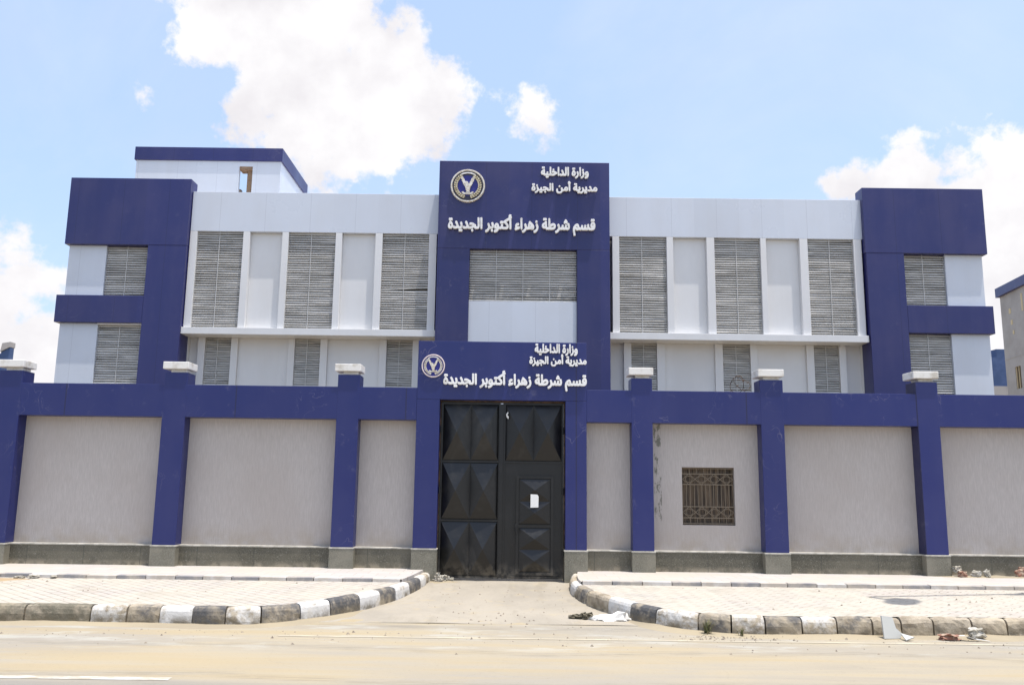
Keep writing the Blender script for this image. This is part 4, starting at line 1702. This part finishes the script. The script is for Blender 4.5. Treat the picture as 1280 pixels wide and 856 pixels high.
# rubbish in the driveway mouth
for i, (x, y, sx, sy, sz) in enumerate(((1.02, -4.02, .22, .13, .05), (1.13, -4.06, .16, .12, .08), (.93, -4.02, .13, .1, .04))):
    tag(chunk('burnt_rubbish', MT['ash'], x, y, .006, sx, sy, sz, i * .7, 20 + i, .3),
        ['flat dark charred scrap between two others on the driveway', 'tallest dark charred scrap, next to the white plastic bag', 'smallest dark charred scrap, farthest from the white plastic bag'][i], 'litter', 'charred scraps')
bm = bmesh.new()
bmesh.ops.create_icosphere(bm, subdivisions=3, radius=1)
for v in bm.verts:
    nv = mnoise.fractal(v.co * 2.3, .9, 2.0, 4)
    v.co *= 1 + .45 * nv
    v.co = Vector((v.co.x * .30, v.co.y * .12, max(0, v.co.z) * .07 + (0.05 if v.co.z > .5 and v.co.x > .2 else 0)))
me = bpy.data.meshes.new('plastic_bag')
bm.to_mesh(me)
bm.free()
me.materials.append(MT['plastic'])
o = bpy.data.objects.new('plastic_bag', me)
COL.objects.link(o)
o.location = (1.50, -4.10, .005)
tag(o, 'torn white plastic bag lying in the driveway mouth by the right kerb', 'plastic bag')

# heap at the left foot of the gate
for i, (x, y, z, s) in enumerate(((-1.36, -.02, .07, .16), (-1.22, -.06, .07, .13), (-1.30, -.16, .065, .10), (-1.12, .0, .07, .09), (-1.38, .0, .155, .10))):
    tag(chunk('concrete_lump', MT['rubble'], x, y, z, s * 1.3, s, s * .8, i * 1.1, 30 + i, .2),
        ['largest pale lump at the left foot of the gate', 'middle sized pale lump second from the gate jamb', 'pale lump nearest the road at the left foot of the gate', 'smallest pale lump, farthest from the left gate jamb', 'pale lump stacked on the largest one by the left gate jamb'][i], 'rubble', 'rubble at the foot of the gate')

# weeds in a kerb joint
for i, (x, y, nbl, h, lab) in enumerate(((2.62, -5.22, 34, .24, 'taller green weed tuft growing in a joint of the right kerb'), (3.05, -5.34, 16, .12, 'small dry weed tuft at the kerb right of the taller weed'))):
    mb = MB()
    rnd = random.Random(50 + i)
    for k in range(nbl):
        a = rnd.uniform(0, 6.28)
        l = h * rnd.uniform(.5, 1.1)
        lean = rnd.uniform(.1, .8)
        bx, by = x + rnd.gauss(0, .04 - .028 * i), y + rnd.gauss(0, .02 - .012 * i)
        wv = Vector((-math.sin(a), math.cos(a), 0)) * .006
        p0 = Vector((bx, by, .0))
        p1 = p0 + Vector((math.cos(a) * lean * l * .4, math.sin(a) * lean * l * .4, l * .6))
        p2 = p0 + Vector((math.cos(a) * lean * l * .95, math.sin(a) * lean * l * .95, l * .9))
        mb.poly([p0 - wv, p0 + wv, p1 + wv, p1 - wv])
        mb.poly([p1 - wv, p1 + wv, p2])
    tag(mb.build('weed', MT['weed'], loc=(x, y, 0)), lab, 'weed')


# patches of drifted sand and grit
def mound(name, x, y, rx, ry, h, mat, z, seed, lab):
    mb = MB()
    n, mrings = 30, 7
    mb.v.append((x, y, z + h))
    for j in range(1, mrings + 1):
        t = j / mrings
        for k in range(n):
            a = 2 * math.pi * k / n
            q = 1 + .35 * mnoise.noise(Vector((math.cos(a) * 1.6 + seed, math.sin(a) * 1.6, seed)))
            xx, yy = x + rx * t * q * math.cos(a), y + ry * t * q * math.sin(a)
            zz = z + h * (1 - t) ** 1.2 * (1 + .6 * mnoise.noise(Vector((xx * 4, yy * 4, seed)))) - (.004 if j == mrings else 0)
            mb.v.append((xx, yy, zz))
    for k in range(n):
        mb.f.append((0, 1 + k, 1 + (k + 1) % n))
        mb.mi.append(0)
    for j in range(mrings - 1):
        for k in range(n):
            a, b = 1 + j * n + k, 1 + j * n + (k + 1) % n
            mb.f.append((a, a + n, b + n, b))
            mb.mi.append(0)
    o = mb.build(name, mat, smooth=True)
    o['kind'] = 'stuff'
    o['label'] = lab
    o['category'] = 'sand'
    return o


mound('sand_patch', -9.3, -2.15, 1.25, .35, .05, MT['sandpile'], .236, 3, 'orange sand spilled on the left pavement')
mound('sand_patch', -1.25, -.1, .38, .3, .05, MT['sand'], .06, 9, 'pale sand drifted at the left foot of the gate')
mound('sand_patch', 9.3, -.1, 1.2, .14, .035, MT['sand'], .286, 14, 'pale sand drifted along the right plinth')
for i, (x, lab) in enumerate(((-8.35, 'chip of grey mortar on the orange sand'), (-8.15, 'angled chip of grey mortar beside the orange sand'), (-7.85, 'chip of grey mortar farthest from the orange sand'))):
    tag(chunk('mortar_chip', MT['rubble'], x, -1.95 + .08 * i, .24, .2, .1, .05, i, 60 + i, .2), lab, 'rubble', 'mortar chips on the left pavement')

# drift of sand in the gutter against both kerbs
for (C, S, side, nm, s0, s1, seed) in ((LC, LS, -1, 'left', 3.6, 13, 2.0), (RC, RS, 1, 'right', 4.2, 15, 7.0)):
    mb = MB()
    nst = int((s1 - s0) / .08)
    for i in range(nst + 1):
        s = s0 + (s1 - s0) * i / nst
        p, d = at_s(C, S, s)
        nrm = Vector((-d.y, d.x, 0)) * -side
        e = min(1, min(i, nst - i) / 8)
        h = (.014 + .022 * max(0, mnoise.fractal(Vector((s * .9, seed, 0)), 1, 2, 4) + .3)) * e
        w = (.10 + .13 * (1 + mnoise.fractal(Vector((s * .7, seed + 5, 0)), 1, 2, 3))) * e + .01
        for (t, hh) in ((-.04, 1.0), (.25, .75), (.6, .3), (1.0, -.0)):
            q = p + nrm * (w * t)
            mb.v.append((q.x, q.y, .004 + h * hh - (.006 if t == 1.0 else 0)))
    for i in range(nst):
        for k in range(3):
            a = i * 4 + k
            q = (a, a + 1, a + 5, a + 4)
            mb.f.append(q if side > 0 else q[::-1])
            mb.mi.append(0)
    o = mb.build('sand_drift', MT['sand'], smooth=True)
    o['kind'] = 'stuff'
    o['label'] = 'sand drifted into the gutter along the %s kerb' % nm
    o['category'] = 'sand'

# grit
mb = MB()
rnd = random.Random(99)
for k in range(900):
    u = rnd.random()
    if u < .45:
        x, y, z = rnd.uniform(-9, 11), -5.35 - abs(rnd.gauss(0, .55)), .0
    elif u < .62:
        x, y, z = rnd.gauss(2.8, .5), -5.35 - abs(rnd.gauss(0, .18)), .0
    elif u < .8:
        x, y, z = rnd.uniform(-1.3, 1.0), rnd.uniform(-5, -.4), .01 + .07 * 0
        z = .004 + .07 * max(0, min(1, (y + 3.2) / 3.2))
    elif u < .9:
        x, y, z = rnd.uniform(-9, -2.2), rnd.uniform(-4.5, -2), .235
        if x > -3.6 and y < -3:
            continue
    else:
        x, y, z = rnd.uniform(2.4, 10), rnd.uniform(-4.7, -2), .235
        if x < 3.4 and y < -3:
            continue
    s = rnd.choice((.006, .008, .010, .014, .022)) * rnd.uniform(.7, 1.3)
    i = len(mb.v)
    a0 = rnd.uniform(0, 6)
    for t in range(5):
        a = a0 + t * 1.2566
        q = rnd.uniform(.7, 1.2) * s
        mb.v.append((x + q * math.cos(a), y + q * math.sin(a), z - .002))
    mb.v.append((x + rnd.uniform(-.3, .3) * s, y, z + s * rnd.uniform(.5, 1.1)))
    for t in range(5):
        mb.f.append((i + t, i + (t + 1) % 5, i + 5))
        mb.mi.append(rnd.choice((0, 0, 1)))
o = mb.build('gravel', [MT['grit'], MT['grit_dark']])
o['kind'] = 'stuff'
o['label'] = 'scattered grit and small stones on the road and driveway'
o['category'] = 'gravel'

SC.render.engine = 'CYCLES'
SC.cycles.max_bounces = 6
SC.cycles.use_denoising = True
